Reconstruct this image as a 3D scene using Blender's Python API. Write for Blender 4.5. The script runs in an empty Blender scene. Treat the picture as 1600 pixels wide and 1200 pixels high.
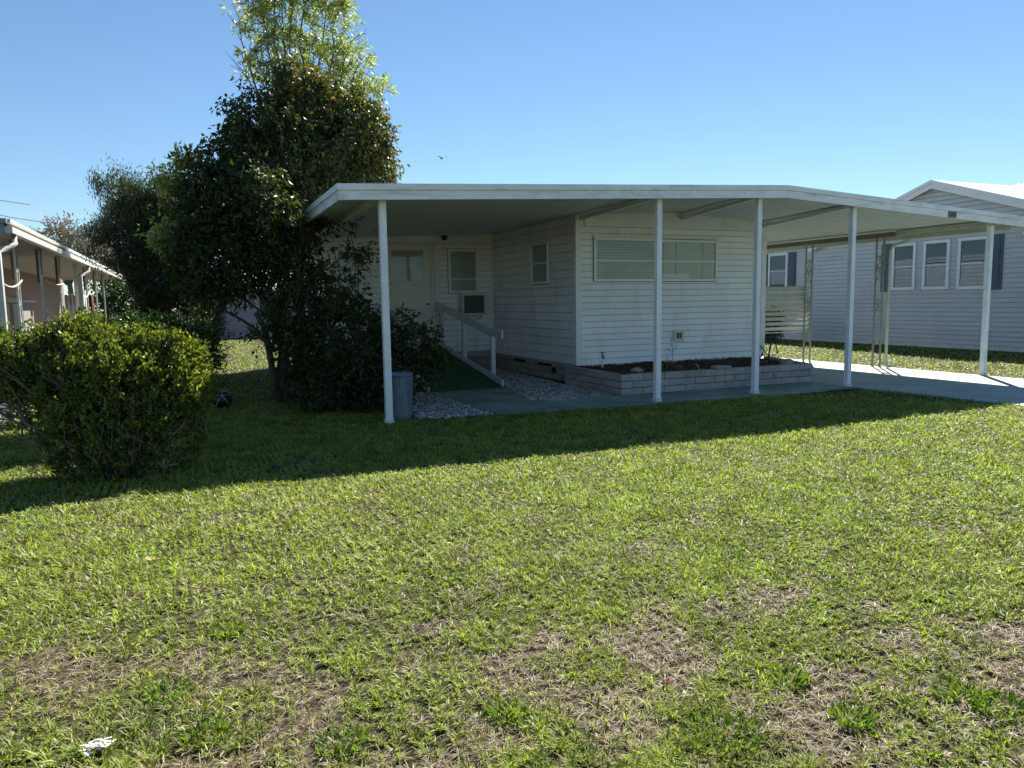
import bpy, math, random
import numpy as np
from mathutils import Vector, Matrix
R = math.radians
random.seed(7); rng = np.random.default_rng(7)
S = bpy.context.scene
COL = S.collection

# ------------------------------------------------------------------ camera
cam_d = bpy.data.cameras.new("camera"); cam = bpy.data.objects.new("camera", cam_d); COL.objects.link(cam)
def _n(v): return v / np.linalg.norm(v)
_X = _n(np.array([2680., 170., -1160.])); _Y = np.array([-510., 121., -1160.]); _Y = _n(_Y - _X * (_X @ _Y)); _Z = np.cross(_X, _Y)
M3 = Matrix([list(_X), list(_Y), list(_Z)])
cam.matrix_world = Matrix.Translation((0, 0, 1.5)) @ M3.to_4x4()
cam_d.sensor_width = 36; cam_d.lens = 36 * 1160 / 1600; cam_d.clip_end = 2000; cam_d.clip_start = 0.05
S.camera = cam
# ------------------------------------------------------------------ light
SUN_EL, SUN_AZ = R(42.5), math.atan2(.675, .738)          # azimuth from +Y towards +X
w = bpy.data.worlds.new("World"); S.world = w; w.use_nodes = True
nt = w.node_tree; bg = nt.nodes["Background"]
sky = nt.nodes.new("ShaderNodeTexSky"); sky.sky_type = 'NISHITA'; sky.sun_disc = False
sky.sun_elevation = SUN_EL; sky.sun_rotation = SUN_AZ; sky.air_density = 1.0; sky.dust_density = 0.0; sky.ozone_density = 4.0
tm = nt.nodes.new('ShaderNodeMix'); tm.data_type = 'RGBA'; tm.blend_type = 'MULTIPLY'; tm.inputs[0].default_value = 1; tm.inputs[7].default_value = (.90, .98, 1.0, 1)
nt.links.new(sky.outputs[0], tm.inputs[6]); nt.links.new(tm.outputs[2], bg.inputs[0]); bg.inputs[1].default_value = 0.0560
sl = bpy.data.lights.new("sun", 'SUN'); sl.energy = 5.0; sl.angle = R(0.5); sl.color = (1, .95, .87)
so = bpy.data.objects.new("sun", sl); COL.objects.link(so)
sdir = Vector((math.sin(SUN_AZ) * math.cos(SUN_EL), math.cos(SUN_AZ) * math.cos(SUN_EL), math.sin(SUN_EL)))
so.rotation_euler = (sdir).to_track_quat('Z', 'Y').to_euler(); so.location = (20, 20, 30)
S.view_settings.view_transform = 'Standard'; S.view_settings.look = 'None'
S.view_settings.gamma = 1; S.view_settings.exposure = 1.2
S.render.engine = 'CYCLES'
S.cycles.max_bounces = 8; S.cycles.transparent_max_bounces = 12
S.cycles.sample_clamp_indirect = 6

# ------------------------------------------------------------------ materials
def newmat(name):
    m = bpy.data.materials.new(name); m.use_nodes = True
    return m, m.node_tree, m.node_tree.nodes["Principled BSDF"]
def lnk(t, a, b): t.links.new(a, b)
def mat(name, col, rough=.6, metal=0, var=.12, nscale=3, bump=0, bscale=40, stain=None, stain_amt=.3, stain_scale=(1, 1, 1), island=0, spec=.5, coat=0):
    """painted / mineral surface: base colour with noise variation, optional stains, per-piece variation and bump"""
    m, t, p = newmat(name)
    tc = t.nodes.new("ShaderNodeTexCoord")
    n = t.nodes.new("ShaderNodeTexNoise"); n.inputs["Scale"].default_value = nscale; n.inputs["Detail"].default_value = 6
    lnk(t, tc.outputs["Object"], n.inputs["Vector"])
    r = t.nodes.new("ShaderNodeValToRGB")
    r.color_ramp.elements[0].position = .3; r.color_ramp.elements[1].position = .7
    r.color_ramp.elements[0].color = (*[c * (1 - var) for c in col], 1); r.color_ramp.elements[1].color = (*[min(1, c * (1 + var)) for c in col], 1)
    lnk(t, n.outputs["Fac"], r.inputs[0]); out = r.outputs[0]
    if stain:
        mp = t.nodes.new("ShaderNodeMapping"); mp.inputs["Scale"].default_value = stain_scale
        lnk(t, tc.outputs["Object"], mp.inputs["Vector"])
        n2 = t.nodes.new("ShaderNodeTexNoise"); n2.inputs["Scale"].default_value = 2.5; n2.inputs["Detail"].default_value = 8; n2.inputs["Roughness"].default_value = .65
        lnk(t, mp.outputs[0], n2.inputs["Vector"])
        r2 = t.nodes.new("ShaderNodeValToRGB"); r2.color_ramp.elements[0].position = .5; r2.color_ramp.elements[1].position = .72
        r2.color_ramp.elements[0].color = (0, 0, 0, 1); r2.color_ramp.elements[1].color = (stain_amt,) * 3 + (1,)
        lnk(t, n2.outputs["Fac"], r2.inputs[0])
        mx = t.nodes.new("ShaderNodeMix"); mx.data_type = 'RGBA'; lnk(t, r2.outputs[0], mx.inputs[0]); lnk(t, out, mx.inputs[6])
        mx.inputs[7].default_value = (*stain, 1); out = mx.outputs[2]
    if island:
        g = t.nodes.new("ShaderNodeNewGeometry"); mr = t.nodes.new("ShaderNodeMapRange")
        mr.inputs[3].default_value = 1 - island; mr.inputs[4].default_value = 1 + island
        lnk(t, g.outputs["Random Per Island"], mr.inputs[0])
        hv = t.nodes.new("ShaderNodeHueSaturation"); lnk(t, mr.outputs[0], hv.inputs["Value"]); lnk(t, out, hv.inputs["Color"]); out = hv.outputs[0]
    lnk(t, out, p.inputs["Base Color"])
    p.inputs["Roughness"].default_value = rough; p.inputs["Metallic"].default_value = metal; p.inputs["Specular IOR Level"].default_value = spec
    p.inputs["Coat Weight"].default_value = coat
    if bump:
        b = t.nodes.new("ShaderNodeBump"); b.inputs["Strength"].default_value = bump; b.inputs["Distance"].default_value = .01
        nb = t.nodes.new("ShaderNodeTexNoise"); nb.inputs["Scale"].default_value = bscale; nb.inputs["Detail"].default_value = 5
        lnk(t, tc.outputs["Object"], nb.inputs["Vector"]); lnk(t, nb.outputs["Fac"], b.inputs["Height"]); lnk(t, b.outputs[0], p.inputs["Normal"])
    return m
def leafmat(name, cols, rough=.45, trans=.45, tcol=None, attr=None, spec=.5):
    """thin leaf: colour picked per leaf, partly translucent"""
    m, t, p = newmat(name)
    if attr:
        a = t.nodes.new("ShaderNodeAttribute"); a.attribute_name = attr; src = a.outputs["Color"]
    else:
        g = t.nodes.new("ShaderNodeNewGeometry"); r = t.nodes.new("ShaderNodeValToRGB")
        els = r.color_ramp.elements
        while len(els) < len(cols): els.new(.5)
        for i, (pos, c) in enumerate(cols): els[i].position = pos; els[i].color = (*c, 1)
        lnk(t, g.outputs["Random Per Island"], r.inputs[0]); src = r.outputs[0]
    lnk(t, src, p.inputs["Base Color"]); p.inputs["Roughness"].default_value = rough; p.inputs["Specular IOR Level"].default_value = spec
    tr = t.nodes.new("ShaderNodeBsdfTranslucent"); hv = t.nodes.new("ShaderNodeMix"); hv.data_type = 'RGBA'; hv.blend_type = 'MULTIPLY'
    hv.inputs[0].default_value = 1; lnk(t, src, hv.inputs[6]); hv.inputs[7].default_value = (*(tcol or (1.7, 1.8, .7)), 1)
    lnk(t, hv.outputs[2], tr.inputs["Color"])
    mx = t.nodes.new("ShaderNodeMixShader"); mx.inputs[0].default_value = trans
    lnk(t, p.outputs[0], mx.inputs[1]); lnk(t, tr.outputs[0], mx.inputs[2]); lnk(t, mx.outputs[0], t.nodes["Material Output"].inputs["Surface"])
    return m
def glassmat(name, tint=(.55, .6, .6), refl=.35):
    m, t, p = newmat(name)
    tr = t.nodes.new("ShaderNodeBsdfTransparent"); tr.inputs[0].default_value = (*tint, 1)
    gl = t.nodes.new("ShaderNodeBsdfGlossy"); gl.inputs["Roughness"].default_value = .03; gl.inputs[0].default_value = (.55, .66, .75, 1)
    n = t.nodes.new("ShaderNodeTexNoise"); n.inputs["Scale"].default_value = 1.2; b = t.nodes.new("ShaderNodeBump"); b.inputs["Strength"].default_value = .06; b.inputs["Distance"].default_value = .03
    lnk(t, n.outputs["Fac"], b.inputs["Height"]); lnk(t, b.outputs[0], gl.inputs["Normal"])
    lw = t.nodes.new("ShaderNodeLayerWeight"); lw.inputs[0].default_value = .5     # symmetric, so both faces of a thin pane agree
    pw = t.nodes.new("ShaderNodeMath"); pw.operation = 'POWER'; pw.inputs[1].default_value = 4; lnk(t, lw.outputs["Facing"], pw.inputs[0])
    ad = t.nodes.new("ShaderNodeMath"); ad.operation = 'MULTIPLY_ADD'; ad.inputs[1].default_value = .85; ad.inputs[2].default_value = refl; ad.use_clamp = True
    lnk(t, pw.outputs[0], ad.inputs[0])
    mx = t.nodes.new("ShaderNodeMixShader"); lnk(t, ad.outputs[0], mx.inputs[0]); lnk(t, tr.outputs[0], mx.inputs[1]); lnk(t, gl.outputs[0], mx.inputs[2])
    lnk(t, mx.outputs[0], t.nodes["Material Output"].inputs["Surface"])
    return m

M = {}
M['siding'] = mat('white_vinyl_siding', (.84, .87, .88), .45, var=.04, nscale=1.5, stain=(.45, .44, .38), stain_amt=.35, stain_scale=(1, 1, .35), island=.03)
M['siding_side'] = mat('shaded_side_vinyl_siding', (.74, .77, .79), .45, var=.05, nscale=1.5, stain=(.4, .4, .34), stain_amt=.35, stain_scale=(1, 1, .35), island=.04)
M['outline'] = mat('dark_window_outline', (.05, .05, .05), .7)
M['seam'] = mat('shadowed_seam', (.38, .38, .37), .8)
M['trim'] = mat('white_painted_trim', (.78, .79, .78), .4, var=.04, stain=(.4, .38, .32), stain_amt=.3)
M['cream'] = mat('cream_trim', (.62, .61, .52), .5, var=.06)
M['fascia'] = mat('weathered_white_fascia', (.80, .83, .86), .42, var=.07, nscale=4, stain=(.30, .32, .33), stain_amt=.5, stain_scale=(.8, 1, 5))
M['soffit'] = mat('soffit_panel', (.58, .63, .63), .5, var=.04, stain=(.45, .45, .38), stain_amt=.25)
M['rooftop'] = mat('roof_sheet', (.62, .63, .63), .5, var=.1, stain=(.3, .3, .28), stain_amt=.5)
M['post'] = mat('painted_post', (.82, .85, .88), .4, var=.04, nscale=5, stain=(.38, .40, .36), stain_amt=.35, stain_scale=(1, 1, .6))
M['iron'] = mat('olive_painted_iron', (.27, .28, .24), .5, var=.15)
M['cream_metal'] = mat('cream_painted_metal', (.46, .48, .41), .5, var=.08, stain=(.3, .22, .12), stain_amt=.3)
M['brownbeam'] = mat('brown_beam', (.16, .14, .11), .6)
M['block'] = mat('concrete_block', (.36, .34, .32), .9, var=.14, nscale=9, bump=.5, bscale=60, stain=(.16, .15, .14), stain_amt=.55, island=.12)
M['skirt'] = mat('foundation_block', (.34, .31, .27), .9, var=.14, nscale=9, bump=.5, bscale=60, stain=(.14, .13, .11), stain_amt=.5, island=.12)
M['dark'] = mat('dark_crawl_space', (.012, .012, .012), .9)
M['mulch'] = mat('mulch', (.045, .022, .012), .95, var=.5, nscale=30, bump=1, bscale=50)
M['alu'] = mat('aluminium_frame', (.74, .75, .73), .4, .15, var=.05)
M['glass'] = glassmat('window_glass', (.95, .96, .94), .03)
M['darkglass'] = glassmat('dark_window_glass', (.75, .78, .8), .07)
M['screen'] = mat('screen_mesh', (.10, .11, .11), .7)
M['door'] = mat('door_paint', (.66, .66, .61), .4, var=.03)
M['chrome'] = mat('chrome', (.7, .7, .7), .2, 1)
M['black'] = mat('black_plastic', (.012, .012, .014), .4)
M['navy'] = mat('navy_light_fixture', (.01, .015, .05), .25)
M['acgrille'] = mat('air_conditioner_grille', (.11, .12, .13), .5)
M['turf'] = mat('green_outdoor_carpet', (.025, .10, .035), .95, var=.25, nscale=14, bump=.8, bscale=300)
M['greyboard'] = mat('grey_painted_board', (.50, .53, .56), .5, var=.08, stain=(.3, .3, .3), stain_amt=.3)
M['blue_shutter'] = mat('slate_blue_shutter', (.055, .085, .115), .5, var=.06)
M['nsiding'] = mat('neighbour_siding', (.50, .53, .545), .5, var=.03, stain=(.36, .36, .36), stain_amt=.3, stain_scale=(1, 1, .4), island=.03)
M['nwhite'] = mat('neighbour_white_trim', (.74, .76, .78), .4, var=.03)
M['nroof'] = mat('white_metal_roof', (.80, .80, .80), .4, var=.04)
M['tan'] = mat('tan_stucco', (.26, .20, .155), .85, var=.06)
M['tanceil'] = mat('tan_soffit', (.36, .32, .27), .8, var=.05)
M['greyfascia'] = mat('grey_fascia', (.24, .28, .32), .5, var=.1)
M['gutter'] = mat('bright_gutter', (.66, .65, .60), .45, var=.1, stain=(.35, .3, .2), stain_amt=.4)
M['slabgrey'] = mat('grey_slab', (.28, .27, .26), .85, var=.1)
M['shedgrey'] = mat('grey_shed_panel', (.32, .30, .27), .6, var=.08)
M['rope'] = mat('pale_rope', (.6, .56, .46), .8)
M['bark'] = mat('bark', (.10, .075, .055), .95, var=.3, nscale=14, bump=1, bscale=40)
M['palebark'] = mat('pale_bark', (.15, .13, .105), .95, var=.3, nscale=14, bump=.8, bscale=50)
M['vine'] = mat('dry_vine', (.20, .16, .12), .9, var=.2)
M['rock'] = mat('rock', (.30, .27, .23), .9, var=.25, nscale=8, bump=.8, bscale=25)
M['pebble'] = mat('white_pebble', (.35, .335, .315), .85, var=.2, nscale=20, island=.55)
M['plate'] = mat('weathered_number_plate', (.20, .20, .20), .7, var=.3, nscale=30)
M['ink'] = mat('number_black', (.015, .018, .02), .5)
M['farhouse'] = mat('far_house_siding', (.30, .31, .33), .6, var=.05)
M['paper'] = mat('white_litter', (.75, .75, .75), .7)
M['redleaf'] = mat('red_fallen_leaf', (.22, .04, .025), .6)
M['yellowleaf'] = mat('yellow_fallen_leaf', (.55, .45, .12), .6)
M['cloth'] = mat('dark_red_cloth', (.12, .02, .025), .8)
M['whitecloth'] = mat('white_cloth', (.75, .75, .75), .8)
M['whiteiron'] = mat('white_lattice_iron', (.55, .55, .53), .6, var=.15, nscale=20, stain=(.3, .2, .12), stain_amt=.5)
M['postshade'] = mat('brown_post_shade', (.13, .10, .08), .7)  # shade at the top of the lattice posts, as a brown colour

def galvanised():
    m, t, p = newmat('galvanised_steel')
    tc = t.nodes.new("ShaderNodeTexCoord"); n = t.nodes.new("ShaderNodeTexNoise"); n.inputs["Scale"].default_value = 12; n.inputs["Detail"].default_value = 8
    mp = t.nodes.new("ShaderNodeMapping"); mp.inputs["Scale"].default_value = (1.5, 1.5, .35); lnk(t, tc.outputs["Object"], mp.inputs[0]); lnk(t, mp.outputs[0], n.inputs["Vector"])
    r = t.nodes.new("ShaderNodeValToRGB"); e = r.color_ramp.elements
    e[0].position = .35; e[0].color = (.13, .18, .26, 1); e[1].position = .62; e[1].color = (.22, .28, .37, 1); x = e.new(.72); x.color = (.26, .20, .18, 1)
    lnk(t, n.outputs["Fac"], r.inputs[0]); lnk(t, r.outputs[0], p.inputs["Base Color"])
    p.inputs["Metallic"].default_value = .4; p.inputs["Roughness"].default_value = .35
    return m
M['galv'] = galvanised()
def blindmat():
    m, t, p = newmat('window_blind')
    tc = t.nodes.new("ShaderNodeTexCoord"); wv = t.nodes.new("ShaderNodeTexWave"); wv.bands_direction = 'Z'; wv.inputs["Scale"].default_value = 6.3
    lnk(t, tc.outputs["Object"], wv.inputs["Vector"]); r = t.nodes.new("ShaderNodeValToRGB")
    r.color_ramp.elements[0].color = (.52, .54, .50, 1); r.color_ramp.elements[1].color = (.74, .76, .71, 1)
    n = t.nodes.new("ShaderNodeTexNoise"); n.inputs["Scale"].default_value = 2.2; mx = t.nodes.new("ShaderNodeMix"); mx.data_type = 'RGBA'; mx.blend_type = 'MULTIPLY'; mx.inputs[0].default_value = .6
    lnk(t, wv.outputs["Fac"], r.inputs[0]); lnk(t, r.outputs[0], mx.inputs[6]); lnk(t, n.outputs["Color"], mx.inputs[7]); 
    bw = t.nodes.new("ShaderNodeRGBToBW"); lnk(t, n.outputs["Color"], bw.inputs[0]); lnk(t, bw.outputs[0], mx.inputs[7])
    lnk(t, mx.outputs[2], p.inputs["Base Color"]); p.inputs["Roughness"].default_value = .6
    return m
M['blind'] = blindmat()
M['blind2'] = mat('grey_window_shade', (.40, .42, .42), .6, var=.15, nscale=2)
def concrete(name, c1, c2, c3, pattern=.5):
    """painted concrete with worn paint and a faint stamped basket pattern"""
    m, t, p = newmat(name)
    tc = t.nodes.new("ShaderNodeTexCoord")
    n = t.nodes.new("ShaderNodeTexNoise"); n.inputs["Scale"].default_value = 1.3; n.inputs["Detail"].default_value = 9; n.inputs["Roughness"].default_value = .65
    lnk(t, tc.outputs["Object"], n.inputs["Vector"])
    r = t.nodes.new("ShaderNodeValToRGB"); e = r.color_ramp.elements; e[0].position = .36; e[0].color = (*c1, 1); e[1].position = .54; e[1].color = (*c2, 1); x = e.new(.68); x.color = (*c3, 1)
    lnk(t, n.outputs["Fac"], r.inputs[0])
    mp = t.nodes.new("ShaderNodeMapping"); mp.inputs["Rotation"].default_value = (0, 0, R(0)); lnk(t, tc.outputs["Object"], mp.inputs[0])
    b = t.nodes.new("ShaderNodeTexBrick"); b.inputs["Scale"].default_value = 1; b.inputs["Brick Width"].default_value = .4; b.inputs["Row Height"].default_value = .2; b.inputs["Mortar Size"].default_value = .012; b.inputs["Mortar Smooth"].default_value = .3
    b.inputs["Color1"].default_value = (1, 1, 1, 1); b.inputs["Color2"].default_value = (.80, .82, .82, 1); b.inputs["Mortar"].default_value = (.62, .62, .62, 1)
    lnk(t, mp.outputs[0], b.inputs["Vector"])
    mx = t.nodes.new("ShaderNodeMix"); mx.data_type = 'RGBA'; mx.blend_type = 'MULTIPLY'; mx.inputs[0].default_value = pattern
    lnk(t, r.outputs[0], mx.inputs[6]); lnk(t, b.outputs["Color"], mx.inputs[7]); lnk(t, mx.outputs[2], p.inputs["Base Color"])
    p.inputs["Roughness"].default_value = .7
    bp = t.nodes.new("ShaderNodeBump"); bp.inputs["Strength"].default_value = .3; bp.inputs["Distance"].default_value = .01
    lnk(t, b.outputs["Fac"], bp.inputs["Height"]); bp.invert = True; lnk(t, bp.outputs[0], p.inputs["Normal"])
    return m
M['patio'] = concrete('green_painted_patio', (.17, .25, .21), (.26, .35, .30), (.34, .41, .36), .95)
M['drive'] = concrete('painted_driveway', (.28, .35, .31), (.38, .44, .39), (.46, .50, .45), .5)
def lawnmat():
    m, t, p = newmat('lawn_thatch')
    tc = t.nodes.new("ShaderNodeTexCoord")
    n = t.nodes.new("ShaderNodeTexNoise"); n.inputs["Scale"].default_value = 1.1; n.inputs["Detail"].default_value = 10; n.inputs["Roughness"].default_value = .7
    lnk(t, tc.outputs["Object"], n.inputs["Vector"])
    r = t.nodes.new("ShaderNodeValToRGB"); e = r.color_ramp.elements; e[0].position = .4; e[0].color = (.050, .058, .020, 1); e[1].position = .66; e[1].color = (.13, .10, .07, 1)
    lnk(t, n.outputs["Fac"], r.inputs[0])
    n2 = t.nodes.new("ShaderNodeTexNoise"); n2.inputs["Scale"].default_value = 60; n2.inputs["Detail"].default_value = 4; lnk(t, tc.outputs["Object"], n2.inputs["Vector"])
    r2 = t.nodes.new("ShaderNodeValToRGB"); r2.color_ramp.elements[0].position = .35; r2.color_ramp.elements[0].color = (.35, .35, .35, 1); r2.color_ramp.elements[1].position = .65
    lnk(t, n2.outputs["Fac"], r2.inputs[0])
    mx = t.nodes.new("ShaderNodeMix"); mx.data_type = 'RGBA'; mx.blend_type = 'MULTIPLY'; mx.inputs[0].default_value = 1
    lnk(t, r.outputs[0], mx.inputs[6]); lnk(t, r2.outputs[0], mx.inputs[7]); lnk(t, mx.outputs[2], p.inputs["Base Color"]); p.inputs["Roughness"].default_value = .95
    p.inputs["Specular IOR Level"].default_value = .1
    b = t.nodes.new("ShaderNodeBump"); b.inputs["Strength"].default_value = 1; b.inputs["Distance"].default_value = .02; lnk(t, n2.outputs["Fac"], b.inputs["Height"]); lnk(t, b.outputs[0], p.inputs["Normal"])
    return m
M['lawn'] = lawnmat()
M['grass'] = leafmat('grass_blade', None, .5, .38, (1.5, 1.7, .6), attr="Col", spec=.35)
M['leaf_broad'] = leafmat('dark_broad_leaf', [(0, (.022, .042, .014)), (.5, (.035, .062, .02)), (.85, (.055, .08, .022)), (1, (.11, .075, .025))], .5, .25, (2.2, 2.0, .6), spec=.3)
M['leaf_olive'] = leafmat('olive_brown_leaf', [(0, (.045, .065, .02)), (.5, (.085, .10, .025)), (.8, (.14, .13, .04)), (1, (.20, .13, .04))], .45, .4, (1.8, 1.6, .6), spec=.4)
M['leaf_tall'] = leafmat('light_green_leaf', [(0, (.14, .20, .07)), (.6, (.28, .34, .12)), (1, (.42, .44, .18))], .42, .45, (1.6, 1.6, .8))
M['leaf_bush'] = leafmat('small_glossy_bush_leaf', [(0, (.04, .07, .018)), (.45, (.08, .12, .025)), (.85, (.15, .19, .04)), (1, (.30, .27, .08))], .36, .38, (1.9, 1.8, .5))
M['leaf_podo'] = leafmat('needle_like_leaf', [(0, (.025, .045, .02)), (.7, (.05, .075, .03)), (1, (.09, .11, .05))], .45, .25, (1.6, 1.7, .8))
M['leaf_hedge'] = leafmat('hedge_leaf', [(0, (.02, .05, .018)), (1, (.05, .10, .03))], .4, .3)
M['leaf_dry'] = leafmat('sparse_winter_twig', [(0, (.22, .20, .15)), (1, (.34, .30, .20))], .7, .2, (1, 1, 1))
M['leaf_weed'] = leafmat('weed_leaf', [(0, (.07, .14, .025)), (1, (.17, .27, .04))], .45, .4, (1.6, 1.5, .5))
M['straw'] = leafmat('dead_leaf_strap', [(0, (.25, .19, .11)), (1, (.42, .34, .2))], .7, .2, (1, 1, 1))

# ------------------------------------------------------------------ mesh helpers
ORG = {}
def finish(o, name, m, parent):
    COL.objects.link(o)
    if m: o.data.materials.append(m)
    if parent is not None: o.parent = parent
    return o
def orgof(parent):
    return ORG.get(parent.name, Vector((0, 0, 0))) if parent is not None else Vector((0, 0, 0))
class MB:
    def __init__(s): s.v = []; s.f = []
    def add(s, vs, fs):
        k = len(s.v); s.v += [tuple(v) for v in vs]; s.f += [tuple(i + k for i in f) for f in fs]; return s
    def box(s, x0, x1, y0, y1, z0, z1):
        vs = [(x, y, z) for z in (z0, z1) for y in (y0, y1) for x in (x0, x1)]
        return s.add(vs, [(0, 2, 3, 1), (4, 5, 7, 6), (0, 1, 5, 4), (2, 6, 7, 3), (0, 4, 6, 2), (1, 3, 7, 5)])
    def prism(s, poly, ext):
        """closed polygon (3d points) swept along vector ext"""
        n = len(poly); e = Vector(ext); a = [Vector(p) for p in poly]; b = [p + e for p in a]
        return s.add(a + b, [tuple(range(n))[::-1], tuple(range(n, 2 * n))] + [(i, (i + 1) % n, n + (i + 1) % n, n + i) for i in range(n)])
    def beam(s, p, q, wd, ht, up=(0, 0, 1)):
        p, q = Vector(p), Vector(q); d = (q - p).normalized(); u = Vector(up); sx = d.cross(u)
        if sx.length < 1e-4: sx = Vector((1, 0, 0))
        sx.normalize(); u = sx.cross(d).normalized(); a, b = sx * wd / 2, u * ht / 2
        return s.prism([p - a - b, p + a - b, p + a + b, p - a + b], q - p)
    def tube(s, pts, rad, n=8):
        pts = [Vector(p) for p in pts]; rad = rad if hasattr(rad, '__len__') else [rad] * len(pts)
        ref = Vector((.31, .17, .94)); vs = []; fs = []
        for i, p in enumerate(pts):
            d = (pts[min(i + 1, len(pts) - 1)] - pts[max(i - 1, 0)]).normalized()
            a = d.cross(ref)
            if a.length < .05: a = d.cross(Vector((1, 0, 0)))
            a.normalize(); b = d.cross(a)
            vs += [p + (a * math.cos(t) + b * math.sin(t)) * rad[i] for t in [2 * math.pi * k / n for k in range(n)]]
        for i in range(len(pts) - 1):
            for k in range(n):
                fs.append((i * n + k, i * n + (k + 1) % n, (i + 1) * n + (k + 1) % n, (i + 1) * n + k))
        fs += [tuple(range(n))[::-1], tuple((len(pts) - 1) * n + k for k in range(n))]
        return s.add(vs, fs)
    def lathe(s, prof, c, n=32, flute=0, nf=24):
        vs = []; fs = []
        for r, z, fl in [(p[0], p[1], p[2] if len(p) > 2 else 0) for p in prof]:
            for k in range(n):
                t = 2 * math.pi * k / n; rr = r + fl * flute * math.cos(nf * t)
                vs.append((c[0] + rr * math.cos(t), c[1] + rr * math.sin(t), c[2] + z))
        for i in range(len(prof) - 1):
            for k in range(n): fs.append((i * n + k, i * n + (k + 1) % n, (i + 1) * n + (k + 1) % n, (i + 1) * n + k))
        return s.add(vs, fs)
    def blob(s, c, r, seed=0, n=10, m=7, rough=.15):
        rr = random.Random(seed); vs = []; fs = []
        for i in range(m + 1):
            for k in range(n):
                ph = math.pi * i / m; t = 2 * math.pi * k / n; q = 1 + rr.uniform(-rough, rough) * (0 < i < m)
                vs.append((c[0] + r[0] * q * math.sin(ph) * math.cos(t), c[1] + r[1] * q * math.sin(ph) * math.sin(t), c[2] + r[2] * q * math.cos(ph)))
        for i in range(m):
            for k in range(n): fs.append((i * n + k, (i + 1) * n + k, (i + 1) * n + (k + 1) % n, i * n + (k + 1) % n))
        return s.add(vs, fs)
    def build(s, name, m, parent=None, smooth=False, bevel=0):
        og = orgof(parent); me = bpy.data.meshes.new(name)
        me.from_pydata([(v[0] - og.x, v[1] - og.y, v[2] - og.z) for v in s.v], [], s.f); me.update()
        if smooth: me.polygons.foreach_set("use_smooth", [True] * len(me.polygons))
        o = bpy.data.objects.new(name, me); finish(o, name, m, parent)
        if parent is not None: ORG[o.name] = og
        if bevel:
            b = o.modifiers.new("bevel", 'BEVEL'); b.width = bevel; b.segments = 2; b.limit_method = 'ANGLE'
        return o
def fastmesh(name, V, F, m, parent=None, col=None):
    """V (n,3) array, F (m,k) int array"""
    og = orgof(parent); me = bpy.data.meshes.new(name); V = np.asarray(V, dtype=np.float32) - np.array(og, dtype=np.float32)
    k = F.shape[1]; me.vertices.add(len(V)); me.vertices.foreach_set("co", V.ravel())
    me.loops.add(F.size); me.loops.foreach_set("vertex_index", F.astype(np.int32).ravel())
    me.polygons.add(len(F)); me.polygons.foreach_set("loop_start", np.arange(0, F.size, k, dtype=np.int32))
    try: me.polygons.foreach_set("loop_total", np.full(len(F), k, dtype=np.int32))
    except Exception: pass
    if col is not None:
        a = me.color_attributes.new("Col", 'FLOAT_COLOR', 'POINT'); a.data.foreach_set("color", col.astype(np.float32).ravel())
    me.update(calc_edges=True); me.validate()
    o = bpy.data.objects.new(name, me); finish(o, name, m, parent)
    if parent is not None: ORG[o.name] = og
    return o
def tag(o, label=None, cat=None, group=None, kind=None):
    if label: o["label"] = label
    if cat: o["category"] = cat
    if group: o["group"] = group
    if kind: o["kind"] = kind
    return o
def thing(name, label, cat, loc, group=None):
    o = bpy.data.objects.new(name, None); COL.objects.link(o); o.location = loc; o.empty_display_size = .2
    ORG[o.name] = Vector(loc); return tag(o, label, cat, group)

# --- value noise for scattering
_G = rng.random((256, 256))
def vnoise(x, y, s):
    x = np.asarray(x) * s + 71.3; y = np.asarray(y) * s + 33.7; xi = np.floor(x).astype(int); yi = np.floor(y).astype(int); fx = x - xi; fy = y - yi
    fx = fx * fx * (3 - 2 * fx); fy = fy * fy * (3 - 2 * fy); g = lambda a, b: _G[a % 256, b % 256]
    return (g(xi, yi) * (1 - fx) + g(xi + 1, yi) * fx) * (1 - fy) + (g(xi, yi + 1) * (1 - fx) + g(xi + 1, yi + 1) * fx) * fy

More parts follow.
